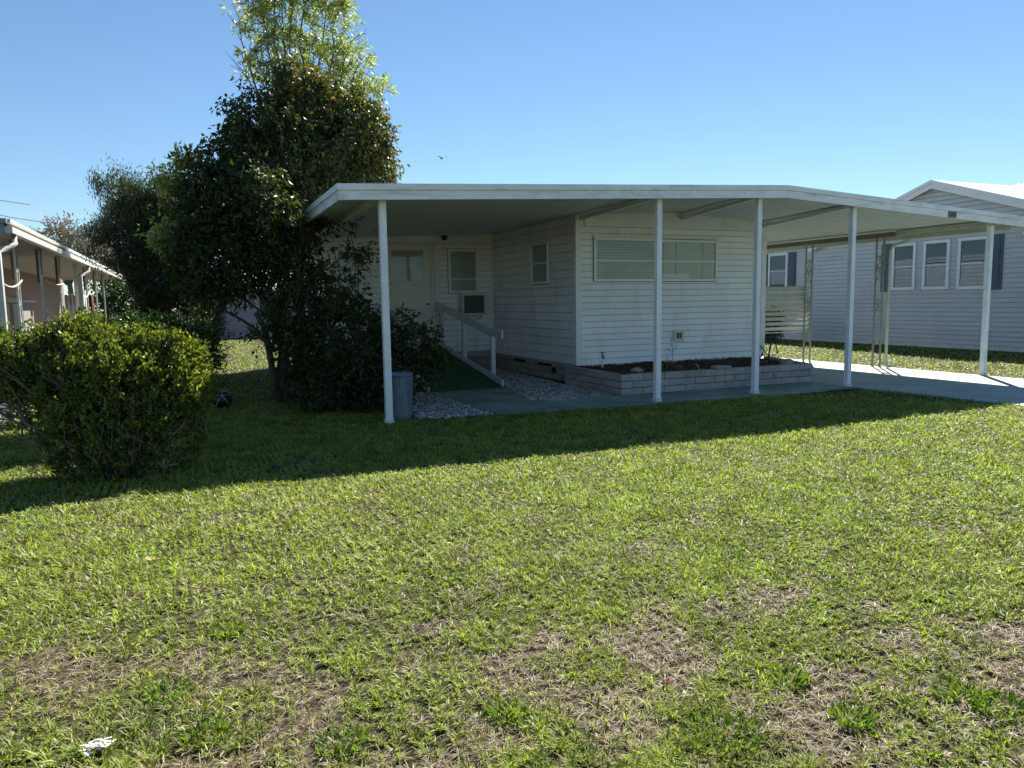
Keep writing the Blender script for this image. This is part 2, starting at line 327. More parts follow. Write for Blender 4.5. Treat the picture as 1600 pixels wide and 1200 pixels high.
def leaves_mesh(P, D, L, W, fold=.25):
    """one folded leaf (two triangles) per point: P base, D direction, L length, W width"""
    n = len(P); D = D / np.linalg.norm(D, axis=1, keepdims=True)
    r = rng.normal(size=(n, 3)); sd = np.cross(D, r); sd /= np.linalg.norm(sd, axis=1, keepdims=True); up = np.cross(sd, D)
    L = L[:, None]; W = W[:, None]; mid = P + D * L * .45
    V = np.stack([P, mid + sd * W / 2 + up * W * fold, P + D * L - up * L * .12, mid - sd * W / 2 + up * W * fold], 1).reshape(-1, 3)
    b = np.arange(n)[:, None] * 4; F = np.concatenate([b + np.array([[0, 1, 2]]), b + np.array([[0, 2, 3]])], 0)
    return V, F
def crown(name, m, parent, blobs, n, L, W, per=16, spread=.12, droop=0., up=0., shell=.55, squash=(1, 1, 1), twig=None, out=1.0):
    B = np.array([b[:4] for b in blobs]); wt = B[:, 3] ** 2.2; nc = max(1, n // per)
    idx = rng.choice(len(B), nc, p=wt / wt.sum()); d = rng.normal(size=(nc, 3)); d /= np.linalg.norm(d, axis=1, keepdims=True)
    rr = B[idx, 3:4] * (shell + (1.08 - shell) * rng.random((nc, 1)) ** .7)
    C = B[idx, :3] + d * rr * np.array(squash)
    td = d * out + rng.normal(size=(nc, 3)) * .5 + np.array([0, 0, up - droop]); td /= np.linalg.norm(td, axis=1, keepdims=True)
    t = rng.random((nc, per)) ; sp = spread * (.6 + .8 * rng.random((nc, 1)))
    P = C[:, None] + td[:, None] * ((t - .3) * sp * 2)[..., None] + rng.normal(size=(nc, per, 3)) * sp[..., None] * .28
    D = td[:, None] * .8 + rng.normal(size=(nc, per, 3)) * .7 + np.array([0, 0, up * .6 - droop])
    P = P.reshape(-1, 3); D = D.reshape(-1, 3); N = len(P); s = .7 + .6 * rng.random(N)
    ok = P[:, 2] > .02; P, D, s = P[ok], D[ok], s[ok]
    V, F = leaves_mesh(P, D, L * s, W * s * (.85 + .3 * rng.random(len(s))))
    o = fastmesh(name, V, F, m, parent)
    if twig is not None:
        for k in range(nc):
            if random.random() < twig[1]:
                twig[0].tube([C[k] - td[k] * sp[k, 0] * 2.2, C[k], C[k] + td[k] * sp[k, 0] * 1.3], [.006, .004, .002], 3)
    return o
def limb(mb, p, q, r0, r1, n=5, wob=.08, sides=7):
    p, q = Vector(p), Vector(q); L = (q - p).length; pts = []; rad = []
    for i in range(n + 1):
        t = i / n; o = Vector([random.uniform(-wob, wob) * L * (0 < i < n) for _ in range(3)]); pts.append(p.lerp(q, t) + o); rad.append(r0 + (r1 - r0) * t)
    mb.tube(pts, rad, sides); return pts

# ------------------------------------------------------------------ siding and masonry
def siding(mb, P0, P1, z0, z1, pitch, out, lo=None, hi=None, thick=.017, slit=.010):
    """lap siding from P0 to P1 (xy), courses of height pitch; lo/hi(z) narrow the run (gables)"""
    P0, P1 = Vector(P0), Vector(P1); d = (P1 - P0); Lr = d.length; d.normalize(); o = Vector(out); z = z0
    while z < z1 - 1e-4:
        t = min(z + pitch, z1)
        a0, b0 = (lo(z), hi(z)) if lo else (0, Lr); a1, b1 = (lo(t), hi(t)) if lo else (0, Lr)
        if b0 - a0 < .02: break
        if b1 < a1: a1 = b1 = (a1 + b1) / 2
        def q(s, off, zz): v = P0 + d * s + o * off; return (v.x, v.y, zz)
        vs = [q(a0, -.012, z), q(b0, -.012, z), q(b0, thick, z), q(a0, thick, z), q(b0, thick, z + .012), q(a0, thick, z + .012), q(b1, .003, t - slit), q(a1, .003, t - slit), q(b1, -.012, t - slit), q(a1, -.012, t - slit)]
        mb.add(vs, [(0, 1, 2, 3), (3, 2, 4, 5), (5, 4, 6, 7), (7, 6, 8, 9)]); z += pitch
def blocks(mb, P0, P1, z0, courses, bl, bh, th, out, skip=(), jit=.006, offs=.5, gap=.008):
    P0, P1 = Vector(P0), Vector(P1); d = P1 - P0; Lr = d.length; d.normalize(); o = Vector(out)
    for c in range(courses):
        s = -bl * offs * (c % 2); i = 0
        while s < Lr - .01:
            a, b = max(s, 0), min(s + bl, Lr)
            if (c, i) not in skip and b - a > .04:
                j = random.uniform(-jit, jit); za = z0 + c * bh; p = P0 + d * (a + gap / 2) + o * j; q = P0 + d * (b - gap / 2) + o * j
                e = -o * th
                mb.prism([(p.x, p.y, za + gap / 2), (q.x, q.y, za + gap / 2), (q.x, q.y, za + bh - gap / 2), (p.x, p.y, za + bh - gap / 2)], (e.x, e.y, 0))
            s += bl; i += 1

# ================================================================== SETTING
g = MB(); g.add([(-250, -60, 0), (300, -60, 0), (300, 400, 0), (-250, 400, 0)], [(0, 1, 2, 3)]); tag(g.build('lawn_ground', M['lawn']), kind='structure')
# driveway + patio slabs (thin raised concrete with visible edge)
def slab(name, poly, z, m):
    b = MB(); b.prism([(x, y, -.05) for x, y in poly], (0, 0, z + .05)); return tag(b.build(name, m), kind='structure')
slab('driveway', [(10.16, -12), (13.35, -12), (13.35, 19.5), (10.3, 19.5), (10.3, 11.5), (9.98, 11.5), (9.98, 8.4), (10.10, 7.6)], .022, M['drive'])
slab('patio', [(3.72, 8.98), (6.3, 8.86), (7.8, 8.72), (9.97, 8.82), (9.97, 11.7), (6.12, 11.7), (6.12, 9.98), (4.95, 9.75), (4.62, 10.05), (5.05, 11.82), (3.55, 11.82), (3.62, 11.1)], .026, M['patio'])
slab('neighbour_slab', [(-9, 11.25), (-2.3, 11.25), (-2.3, 31), (-9, 31)], .04, M['slabgrey'])

# ================================================================== MAIN HOUSE
house = thing('mobile_home', 'white lap sided mobile home standing under the wide carport roof, on a low block foundation', 'house', (8.5, 13.6, 0))
XL, XR, YF, YB, YE = 6.35, 10.6, 11.68, 15.55, 19.4
b = MB(); siding(b, (XL + .06, YF), (XR - .06, YF), .34, 3.02, .112, (0, -1)); b.build('front_wall', M['siding'], house)
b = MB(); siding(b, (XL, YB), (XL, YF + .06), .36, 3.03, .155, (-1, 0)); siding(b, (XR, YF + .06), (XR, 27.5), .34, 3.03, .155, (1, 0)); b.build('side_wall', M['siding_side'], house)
b = MB(); siding(b, (2.55, YB), (XL - .01, YB), .42, 2.83, .118, (0, -1)); siding(b, (2.55, YE), (2.55, YB), .42, 2.83, .118, (-1, 0)); siding(b, (XL, YE), (2.55, YE), .42, 2.83, .118, (0, 1)); b.build('porch_room_wall', M['siding'], house)
b = MB(); b.box(XL + .013, XR - .013, YF + .013, 27.5, .3, 3.0); b.box(2.57, XL, YB + .013, YE - .013, .3, 2.82); b.build('core', M['seam'], house)
# corner posts, header boards
for bb in ((XL - .022, XL + .09, YF - .03, YF + .07, .33, 3.0), (XR - .09, XR + .022, YF - .03, YF + .07, .33, 2.80), (XL - .05, XL - .018, YB - .05, YB - .018, .40, 2.97)):
    b = MB(); b.box(*bb); b.build('corner_trim', M['trim'], house)
b = MB(); b.prism([(6.50, YF - .05, 2.80), (10.78, YF - .05, 2.80), (10.78, YF - .05, 3.0), (8.45, YF - .05, 3.10), (6.50, YF - .05, 3.02)], (0, .04, 0))
b.box(6.49, 10.79, YF - .058, YF - .051, 2.895, 2.905)
b.build('header_board', M['trim'], house)
b = MB(); b.prism([(2.55, YB - .03, 2.79), (XL - .02, YB - .03, 2.79), (XL - .02, YB - .03, 3.0), (2.55, YB - .03, 2.83)], (0, .02, 0)); b.build('header_board', M['siding'], house)
# skirting
b = MB(); blocks(b, (XL + .03, YB), (XL + .03, YF + .02), 0, 3, .40, .118, .12, (-1, 0), skip={(2, 2), (2, 3), (2, 5), (2, 6), (1, 7)})
blocks(b, (XL + .03, YF + .03), (XR - .03, YF + .03), 0, 3, .40, .112, .12, (0, -1)); blocks(b, (XR - .03, YF), (XR - .03, 27), 0, 3, .40, .115, .12, (1, 0))
blocks(b, (2.6, YB + .03), (XL, YB + .03), 0, 4, .40, .105, .12, (0, -1)); blocks(b, (2.6, YE), (2.6, YB), 0, 4, .40, .105, .12, (-1, 0))
b.build('block_skirting', M['skirt'], house)
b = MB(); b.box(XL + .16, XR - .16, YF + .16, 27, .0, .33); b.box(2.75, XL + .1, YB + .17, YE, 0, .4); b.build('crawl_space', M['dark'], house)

def window(parent, P0, P1, z0, z1, out, fw=.045, mid=.5, frame='alu', glass='glass', blind='blind', depth=.055, mull=(), name='window', lower_blind=True, label=None):
    """frame proud of the wall; blind behind; one glass pane per sash"""
    P0, P1 = Vector(P0), Vector(P1); d = (P1 - P0); L = d.length; d.normalize(); o = Vector(out)
    def bx(mb, s0, s1, za, zb, o0, o1):
        p = P0 + d * s0 + o * o0; q = P0 + d * s1 + o * o0; e = o * (o1 - o0)
        mb.prism([(p.x, p.y, za), (q.x, q.y, za), (q.x, q.y, zb), (p.x, p.y, zb)], (e.x, e.y, 0))
    b = MB(); bx(b, 0, fw, z0, z1, .006, depth); bx(b, L - fw, L, z0, z1, .006, depth)
    bx(b, fw, L - fw, z1 - fw, z1, .006, depth - .001); bx(b, fw, L - fw, z0, z0 + fw, .006, depth + .006)
    zm = z0 + (z1 - z0) * mid; 
    if mid: bx(b, fw, L - fw, zm - .014, zm + .014, .020, depth - .006)
    for x in mull: bx(b, x - .03, x + .03, z0 + fw, z1 - fw, .010, depth - .002)
    fr = b.build(name, M[frame], parent, bevel=.004)
    if label: fr['label'] = label
    if frame == 'alu' or parent is house:
        e_ = MB(); g_ = .010; bx(e_, -g_, L + g_, z0 - g_, z1 + g_, .0185, .0195); e_.build('dark_outline', M['outline'], fr)  # thin dark border round the frame, for definition
    c = MB(); bx(c, fw, L - fw, z0 + fw, z1 - fw, .020, .023); c.build('blind', M[blind], fr)
    gl = MB(); bx(gl, fw, L - fw, z0 + fw, z1 - fw, .030, .033); gl.build('pane', M[glass], fr)
    return fr
w1 = window(house, (6.69, YF), (8.02, YF), 1.83, 2.61, (0, -1), mid=.48, label='left half of the long front window')
w2 = window(house, (8.06, YF), (9.40, YF), 1.83, 2.60, (0, -1), mid=.48, label='right half of the long front window, with a curtain')
b = MB()
pts = 24
for i in range(pts):   # curtain pleats behind the right pane
    x = 8.12 + (1.22) * i / pts
    if i % 12 in (6,): continue
    b.box(x, x + 1.22 / pts * .8, YF - .0285, YF - .0240, 1.88, 2.55)
b.build('curtain', M['cream'], w2)
b = MB(); b.box(8.12, 8.75, YF - .0298, YF - .0287, 1.885, 1.97); b.build('rolled_cloth', M['whitecloth'], w2)
b = MB(); b.box(6.66, 9.43, YF - .075, YF - .006, 2.613, 2.64); b.build('drip_cap', M['trim'], house)
window(house, (XL, 13.48), (XL, 12.71), 1.83, 2.62, (-1, 0), frame='trim', blind='blind2', glass='glass', mid=.5, label='narrow side window under the porch roof')
pw = window(house, (5.28, YB), (5.98, YB), 1.70, 2.66, (0, -1), fw=.06, mid=.32, frame='trim', blind='blind2', glass='glass', label='porch window above the air conditioner')
window(house, (2.86, YB), (3.42, YB), 1.70, 2.60, (0, -1), fw=.05, mid=.5, frame='trim', glass='glass')
# storm door
d = MB(); d.box(3.80, 3.86, YB - .06, YB - .006, .56, 2.80); d.box(4.88, 4.94, YB - .06, YB - .006, .56, 2.80); d.box(3.86, 4.88, YB - .06, YB - .006, 2.74, 2.80); dr = d.build('storm_door', M['door'], house, bevel=.004)
d = MB(); d.box(3.865, 4.02, YB - .045, YB - .012, .58, 2.735); d.box(4.72, 4.875, YB - .045, YB - .012, .58, 2.735); d.box(4.02, 4.72, YB - .045, YB - .012, 2.61, 2.735); d.box(4.02, 4.72, YB - .045, YB - .012, 1.90, 1.97)
d.box(4.02, 4.72, YB - .045, YB - .012, .58, 1.05); d.build('door_leaf', M['door'], dr, bevel=.004)
d = MB(); d.box(4.02, 4.72, YB - .020, YB - .016, 1.97, 2.61); d.build('blind', M['blind'], dr)
d = MB(); d.box(4.02, 4.72, YB - .032, YB - .029, 1.97, 2.61); d.build('pane', M['glass'], dr)
d = MB(); d.box(4.02, 4.72, YB - .028, YB - .0185, 1.05, 1.90); d.build('lower_panel', M['door'], dr)
for z in (1.92, 1.66):
    d = MB(); d.lathe([(.0, 0), (.026, 0), (.028, .02), (.018, .035), (.024, .06), (.0, .065)], (0, 0, 0), 14)
    d.v = [(3.935 + x, YB - .045 - z_, z + y) for x, y, z_ in d.v]; d.build('door_knob', M['chrome'], dr, smooth=True)
d = MB(); d.box(4.97, 5.03, YB - .035, YB - .008, .5, 2.80); d.build('door_casing', M['trim'], house)
# window air conditioner
a = MB(); a.box(5.50, 6.02, YB - .30, YB - .02, 1.24, 1.68); ac = a.build('air_conditioner', M['greyboard'], house, bevel=.008)
a = MB(); a.box(5.485, 6.035, YB - .325, YB - .301, 1.225, 1.262); a.box(5.485, 6.035, YB - .325, YB - .301, 1.645, 1.695); a.box(5.485, 5.525, YB - .325, YB - .301, 1.262, 1.645); a.box(5.995, 6.035, YB - .325, YB - .301, 1.262, 1.645); a.build('front_frame', M['cream'], ac, bevel=.004)
a = MB()
for k in range(16): a.box(5.525, 5.995, YB - .318, YB - .303, 1.268 + k * .0235, 1.268 + k * .0235 + .012)
a.build('grille', M['acgrille'], ac)
a = MB(); a.box(5.525, 5.995, YB - .3028, YB - .3006, 1.262, 1.645); a.build('grille_back', M['black'], ac)
for xq in (5.55, 5.97):
    a = MB(); a.beam((xq, YB - .26, 1.225), (xq, YB - .02, 1.12), .02, .02); a.build('bracket', M['greyboard'], ac)
# outlet box / vent on front wall
a = MB(); a.box(8.41, 8.64, YF - .05, YF - .012, .70, .92); ob = a.build('vent_box', M['cream'], house, bevel=.008)
a = MB()
for k in range(2): a.box(8.47 + k * .065, 8.52 + k * .065, YF - .058, YF - .049, .755, .865)
a.build('vent_opening', mat('vent_green', (.10, .13, .08), .6), ob)
# door light
a = MB(); a.lathe([(.0, .0), (.075, 0), (.08, -.02), (.05, -.04), (.055, -.06), (.045, -.085), (0, -.1)], (5.17, YB - .15, 2.925), 20); a.build('porch_light', M['navy'], house, smooth=True)

# ================================================================== CARPORT CANOPY
cp = thing('carport_canopy', 'wide low gabled white aluminium roof on slim white posts covering porch and carport', 'carport', (8.0, 9.0, 0))
X0, XA, X1, Y0, Y1 = 1.66, 8.36, 14.08, 8.75, 19.6
ZA, ZL, ZR = 2.985, 2.69, 2.69
def Bz(x): return ZL + (ZA - ZL) * (x - X0) / (XA - X0) if x < XA else ZA + (ZR - ZA) * (x - XA) / (X1 - XA)
b = MB()    # ceiling pans with folded seams
y = Y0 + .05
while y < Y1 - .06:
    ye = min(y + .305, Y1 - .05)
    for xa, xb in ((X0 + .03, XA), (XA, X1 - .03)):
        za, zb = Bz(xa) + .10, Bz(xb) + .10
        prof = [(y, 0), (y + .26, 0), (y + .268, .022), (y + .297, .022), (ye, 0)]
        for (ya, ha), (yb_, hb) in zip(prof[:-1], prof[1:]):
            b.add([(xa, ya, za + ha), (xb, ya, zb + ha), (xb, yb_, zb + hb), (xa, yb_, za + hb)], [(0, 3, 2, 1)])
    y += .305
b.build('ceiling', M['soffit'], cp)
b = MB()
for xa, xb in ((X0 + .02, XA), (XA, X1 - .02)):
    b.prism([(xa, Y0 + .03, Bz(xa) + .130), (xb, Y0 + .03, Bz(xb) + .130), (xb, Y0 + .03, Bz(xb) + .165), (xa, Y0 + .03, Bz(xa) + .165)], (0, Y1 - Y0 - .06, 0))
b.build('roof_sheet', M['rooftop'], cp)
def fasc(xa, xb, y0, y1, h0, h1): return [(xa, y0, Bz(xa) + h0), (xb, y0, Bz(xb) + h0), (xb, y0, Bz(xb) + h1), (xa, y0, Bz(xa) + h1)], (0, y1 - y0, 0)
b = MB()
for xa, xb in ((X0, XA - .001), (XA + .001, X1)):
    b.prism(*fasc(xa + .02 * (xa == X0), xb, Y0 + .012, Y0 + .045, 0, .108))
    b.prism(*fasc(xa, xb, Y0 - .012, Y0 + .05, .110, .182))
for xx in np.arange(2.3, 13.6, 1.52):       # fixings and seams
    b.box(xx, xx + .02, Y0 + .006, Y0 + .011, Bz(xx) + .075, Bz(xx) + .095)
    b.box(xx + .7, xx + .704, Y0 + .008, Y0 + .0115, Bz(xx + .7) + .004, Bz(xx + .7) + .104)
b.build('front_fascia', M['fascia'], cp)
b = MB(); b.box(X0 + .02, X0 + .05, Y0 + .046, Y1, ZL + .0, ZL + .108); b.box(X0, X0 + .05, Y0 + .051, Y1, ZL + .110, ZL + .182); b.build('side_fascia', M['fascia'], cp)
b = MB(); b.box(X1 - .06, X1 - .02, Y0 + .046, Y1, ZR, ZR + .108); b.box(X1 - .05, X1, Y0 + .051, Y1, ZR + .110, ZR + .182); b.build('side_fascia', M['fascia'], cp)
b = MB(); b.prism([(X1 - .38, Y0 + .1, ZR - .03), (X1 - .26, Y0 + .1, ZR - .03), (X1 - .22, Y0 + .1, ZR + .07), (X1 - .38, Y0 + .1, ZR + .07)], (0, Y1 - Y0 - .2, 0)); b.build('gutter', M['cream_metal'], cp)
PX = [2.24, 6.22, 8.03, 9.98, 13.36]
for x in PX:
    yy = 9.0
    b = MB(); b.box(x - .042, x + .042, yy - .042, yy + .042, 0.0, Bz(x) + (.02 if x > 3 else .02)); b.build('post', M['post'], cp, bevel=.006)
    b = MB(); b.box(x - .07, x + .07, yy - .05, yy + .05, Bz(x) + .021, Bz(x) + .033); b.build('post_bracket', M['trim'], cp)
    b = MB(); b.box(x - .055, x + .055, yy - .06, yy + .06, .026, .034); b.box(x - .048, x + .048, yy - .048, yy + .048, .034, .075); b.build('post_foot', M['trim'], cp)
    for s_ in (-1, 1):
        b = MB(); b.box(x + s_ * .024 - .006, x + s_ * .024 + .006, yy - .053, yy - .0482, .048, .060); b.build('bolt', M['black'], cp)
for x, ye in ((2.24, 15.5), (6.42, YF - .06), (8.6, YF - .06), (10.5, YF - .06)):
    xs = {2.24: 2.24, 6.42: 6.22, 8.6: 8.03, 10.5: 9.98}[x]
    zt = lambda v: Bz(v) + .098
    b = MB(); b.prism([(xs - .04, Y0 + .10, Bz(xs) + .034), (xs + .04, Y0 + .10, Bz(xs) + .034), (xs + .04, Y0 + .10, zt(xs)), (xs - .04, Y0 + .10, zt(xs))], (x - xs, ye - Y0 - .10, Bz(x) - Bz(xs) - .04))
    b.build('beam', M['trim'], cp, bevel=.004)
b = MB(); b.box(13.30, 13.42, Y0 + .08, 10.9, ZR + .03, ZR + .12); b.build('beam', M['cream_metal'], cp, bevel=.004)
b = MB(); b.box(13.14, 13.24, 10.85, Y1 - .1, ZR + .0, ZR + .09); b.build('rear_beam', M['brownbeam'], cp)
# house number plate
pn = MB(); xn = 12.0; pn.box(xn - .10, xn + .10, Y0 + .002, Y0 + .0105, Bz(xn) - .0, Bz(xn) + .105); pl_ = pn.build('number_plate', M['plate'], cp)
SEG = {'1': 'BC', '0': 'ABCDEF', '9': 'ABCDFG'}
def digit(mb, ch, x, z, y, wd=.03, h=.062, t=.008):
    s = {'A': (0, wd, h - t, h), 'D': (0, wd, 0, t), 'G': (0, wd, h / 2 - t / 2, h / 2 + t / 2), 'B': (wd - t, wd, h / 2 + t / 2, h - t), 'C': (wd - t, wd, t, h / 2 - t / 2), 'F': (0, t, h / 2 + t / 2, h - t), 'E': (0, t, t, h / 2 - t / 2)}
    for k in SEG[ch]: a, c, e, f = s[k]; mb.box(x + a, x + c, y - .003, y, z + e, z + f)
for i, ch in enumerate('1109'):
    pn = MB(); digit(pn, ch, xn - .090 + i * .046, Bz(xn) + .026, Y0 + .0018)
    if ch == '1': xq = xn - .090 + i * .046; pn = MB(); pn.box(xq + .018, xq + .027, Y0 - .0012, Y0 + .0018, Bz(xn) + .026, Bz(xn) + .088)
    pn.build('digit', M['ink'], pl_)

# ---- wrought iron trellis posts with scrolls
def spiral(cx, cz, r, a0, a1, n=18, shrink=.35):
    out = []
    for i in range(n + 1):
        t = i / n; a = a0 + (a1 - a0) * t; q = r * (1 - (1 - shrink) * t); out.append((cx + q * math.cos(a), cz + q * math.sin(a)))
    return out
def trellis(x, y, along, gap, z1, label, name='trellis_post'):
    t = thing(name, label, 'trellis post', (x, y, 0), 'iron scroll posts at the carport edge')
    ax = Vector((1, 0, 0)) if along == 'x' else Vector((0, 1, 0))
    for s in (-1, 1):
        p = Vector((x, y, 0)) + ax * gap / 2 * s; b = MB(); b.box(p.x - .014, p.x + .014, p.y - .014, p.y + .014, .0, z1); b.box(p.x - .03, p.x + .03, p.y - .03, p.y + .03, .022, .034); b.build('upright', M['iron'], t)
    def put(mb, pts): mb.tube([Vector((x, y, 0)) + ax * u + Vector((0, 0, zz)) for u, zz in pts], .006, 5)
    for zc in (.62, 1.25, 1.32, 1.95, 2.2):
        b = MB(); hw = gap / 2 - .02
        for s in (-1, 1):
            put(b, [(s * u, zc + v) for u, v in spiral(.02, .09, .055, -2.2, 3.8)]); put(b, [(s * u, zc - v) for u, v in spiral(.02, .09, .055, -2.2, 3.8)])
            put(b, [(s * hw, zc - .16), (s * hw * .2, zc), (-s * hw * .6, zc + .16)])
        b.build('scroll', M['iron'], t)
    return t
trellis(12.955, 12.85, 'x', .19, ZR + .0, 'scrolled iron double post beside the louvred panel')
trellis(13.2, 11.18, 'y', .18, ZR + .0, 'scrolled iron double post next to the curved downspout')
t = thing('downspout', 'cream round downspout curving out of the carport gutter beside the iron scroll post', 'downspout', (13.27, 11.0, 0))
b = MB(); b.tube([(13.46, 10.74, ZR + .0), (13.46, 10.74, 2.62), (13.43, 10.79, 2.575), (13.35, 10.90, 2.545), (13.295, 10.98, 2.50), (13.28, 11.0, 2.42), (13.27, 11.0, .10)], .030, 12); b.build('pipe', M['cream_metal'], t, smooth=True)
b = MB(); b.tube([(13.27, 11.0, .10), (13.29, 10.99, .06), (13.36, 10.95, .05)], .032, 12); b.build('outlet', M['cream_metal'], t, smooth=True)
t = thing('louvred_panel', 'cream horizontal louvre screen between the house and the scrolled iron post', 'screen', (11.8, 12.95, 0))
b = MB()
for k in range(9):
    z = .76 + k * .110; b.prism([(10.66, 12.975, z), (10.66, 12.985, z + .004), (10.66, 12.915, z + .074), (10.66, 12.90, z + .078), (10.66, 12.895, z + .070)], (2.40, 0, 0))
b.build('slats', M['cream_metal'], t)
b = MB(); b.box(10.64, 13.07, 12.93, 12.96, 1.715, 1.745); b.box(10.64, 13.07, 12.93, 12.96, .70, .725); b.build('rail', M['cream_metal'], t)

# ================================================================== RAMP
t = thing('wheelchair_ramp', 'wooden entry ramp covered in green carpet rising to the front door', 'ramp', (4.3, 13.5, 0))
b = MB(); b.prism([(3.66, 11.75, .03), (3.66, 15.15, .54), (3.66, 15.5, .56), (3.66, 15.5, .50), (3.66, 15.15, .48), (3.66, 11.80, .0)], (1.30, 0, 0)); b.build('deck', M['turf'], t)
for x, l in ((4.965, None), (3.62, None)):
    b = MB(); b.prism([(x, 11.85, .02), (x, 15.45, .52), (x, 15.45, .66), (x, 11.85, .15)], (.04, 0, 0)); b.build('curb_board', M['greyboard'], t, bevel=.003)
for x in (5.01, 3.575):
    lo = x < 4; 
    for y in (12.45, 13.95, 15.35):
        b = MB(); b.box(x, x + .075, y - .04, y + .04, 0, .95 + (y - 11.9) * .137); b.build('rail_post', M['greyboard'], t, bevel=.004)
    b = MB(); xx = x + (.078 if lo else -.04); b.prism([(xx, 11.85, .87), (xx, 12.5, .90), (xx, 15.5, 1.38), (xx, 15.5, 1.52), (xx, 12.5, 1.04), (xx, 11.85, 1.01)], (.036, 0, 0)); b.build('handrail', M['greyboard'], t, bevel=.004)

# ================================================================== TRASH CAN
t = thing('trash_can', 'galvanised fluted steel trash can standing behind the left porch post', 'trash can', (2.46, 9.32, 0))
b = MB(); b.lathe([(.0, .012), (.148, .012), (.152, .0), (.156, .03), (.158, .06, 1), (.182, .52, 1), (.187, .545), (.187, .585), (.193, .592), (.193, .605), (.183, .605), (.180, .56), (.150, .05), (.0, .04)], (2.46, 9.32, 0), 120, flute=.0045, nf=26); b.build('body', M['galv'], t, smooth=True)
for s in (-1, 1):
    b = MB(); b.tube([(2.46 + s * .185, 9.26, .47), (2.46 + s * .215, 9.27, .44), (2.46 + s * .215, 9.37, .44), (2.46 + s * .185, 9.38, .47)], .005, 6); b.build('handle', M['galv'], t)

# ================================================================== PLANTER
t = thing('raised_planter', 'low raised bed of grey concrete blocks in front of the house wall', 'planter', (8.0, 10.6, 0))
b = MB(); blocks(b, (6.10, 9.78), (9.95, 9.72), .026, 3, .395, .108, .14, (0, -1)); blocks(b, (6.10, 11.66), (6.10, 9.79), .026, 3, .395, .108, .14, (-1, 0)); blocks(b, (9.95, 9.73), (10.55, 11.4), .026, 3, .395, .108, .14, (.94, -.33))
b.build('block_wall', M['block'], t, bevel=.006)
n = 60; vs = []; fs = []
for i in range(n + 1):
    for j in range(30):
        u = i / n; v = j / 29; x = 6.22 + u * 3.75; y = 9.90 + v * 1.72; vs.append((x, y, .29 + .05 * float(vnoise(x, y, 4)) + .03 * float(vnoise(x, y, 14))))
fs = [(i * 30 + j, (i + 1) * 30 + j, (i + 1) * 30 + j + 1, i * 30 + j + 1) for i in range(n) for j in range(29)]
b = MB(); b.add(vs, fs); b.build('mulch', M['mulch'], t)
b = MB(); b.box(6.5, 10.4, YF - .10, YF - .02, .315, .345); b.build('edging', M['trim'], t)
# mulch chips + dead leaves as stuff
N = 2600; P = np.stack([6.2 + rng.random(N) * 3.7, 9.9 + rng.random(N) * 1.7, .33 + rng.random(N) * .03], 1)
V, F = leaves_mesh(P, rng.normal(size=(N, 3)) * [1, 1, .25], .03 + rng.random(N) * .04, .008 + rng.random(N) * .014); tag(fastmesh('mulch_chips', V, F, leafmat('chip', [(0, (.05, .02, .012)), (.8, (.10, .045, .025)), (1, (.22, .14, .08))], .9, .05)), 'dark red brown bark chips lying in the raised bed', 'mulch', kind='stuff')
for c, r, l, sd in (((6.62, 10.15, .33), (.13, .09, .085), 'large rounded rock at the left front corner of the raised bed', 1), ((9.62, 9.98, .34), (.15, .10, .09), 'rounded rock at the right end of the raised bed', 2)):
    b = MB(); b.blob(c, r, sd, 18, 12, .06); tag(b.build('rock', M['rock'], None, smooth=True), l, 'rock', 'rocks in the raised bed')
b = MB(); b.box(7.86, 8.16, 9.70, 9.86, .352, .40); tag(b.build('loose_block', M['block'], None, bevel=.006), 'loose flat concrete piece lying on top of the planter wall', 'block')
t = thing('water_tap', 'brass garden tap on a short white pipe at the left end of the raised bed', 'tap', (6.60, 11.2, .3))
b = MB(); b.tube([(6.60, 11.2, .25), (6.60, 11.2, .50)], .020, 10); b.build('pipe', M['trim'], t, smooth=True)
b = MB(); b.tube([(6.60, 11.2, .50), (6.60, 11.2, .58)], .016, 8); b.tube([(6.60, 11.2, .54), (6.57, 11.12, .53), (6.57, 11.10, .49)], .013, 8); b.build('faucet', mat('brass', (.10, .13, .07), .4, .7), t)
b = MB(); b.lathe([(0, 0), (.04, 0), (.04, .012), (0, .012)], (6.60, 11.2, .59), 12); b.build('handle', M['black'], t)
# strappy plants in the bed
def strap_plant(name, label, c, n, L, m, group='straggly plants in the raised bed', arch=.6, wd=.022):
    b = MB()
    for k in range(n):
        a = random.uniform(0, 6.28); l = L * random.uniform(.55, 1.1); tilt = random.uniform(.1, arch); p = Vector(c) + Vector((random.uniform(-.05, .05), random.uniform(-.04, .04), 0)); pts = []
        for i in range(6):
            s = i / 5; h = l * s; pts.append(p + Vector((math.cos(a), math.sin(a), 0)) * h * math.sin(tilt + s * .7 * arch) + Vector((0, 0, h * math.cos(tilt + s * .8 * arch))))
        sd = Vector((-math.sin(a), math.cos(a), 0)); vs = []
        for i, q in enumerate(pts): ww = wd * (1 - (i / 5) ** 2 * .95) / 2; vs += [q - sd * ww, q + sd * ww]
        b.add(vs, [(2 * i, 2 * i + 1, 2 * i + 3, 2 * i + 2) for i in range(5)])
    return tag(b.build(name, M[m], None), label, 'plant', group)
strap_plant('strappy_plant', 'small green strappy plant right beside the second post in the raised bed', (6.95 + .28, 10.25, .31), 9, .30, 'leaf_weed')
strap_plant('dead_plant', 'clump of withered straw coloured leaves in the middle of the raised bed', (7.55, 10.3, .31), 22, .24, 'straw', arch=1.3)
strap_plant('dead_plant', 'withered strap leaves lying just left of the loose block', (7.75, 10.0, .33), 7, .30, 'straw', arch=1.4)
strap_plant('dead_plant', 'dry brown stalks near the left rock in the raised bed', (6.95, 10.5, .31), 8, .22, 'straw', arch=1.1)
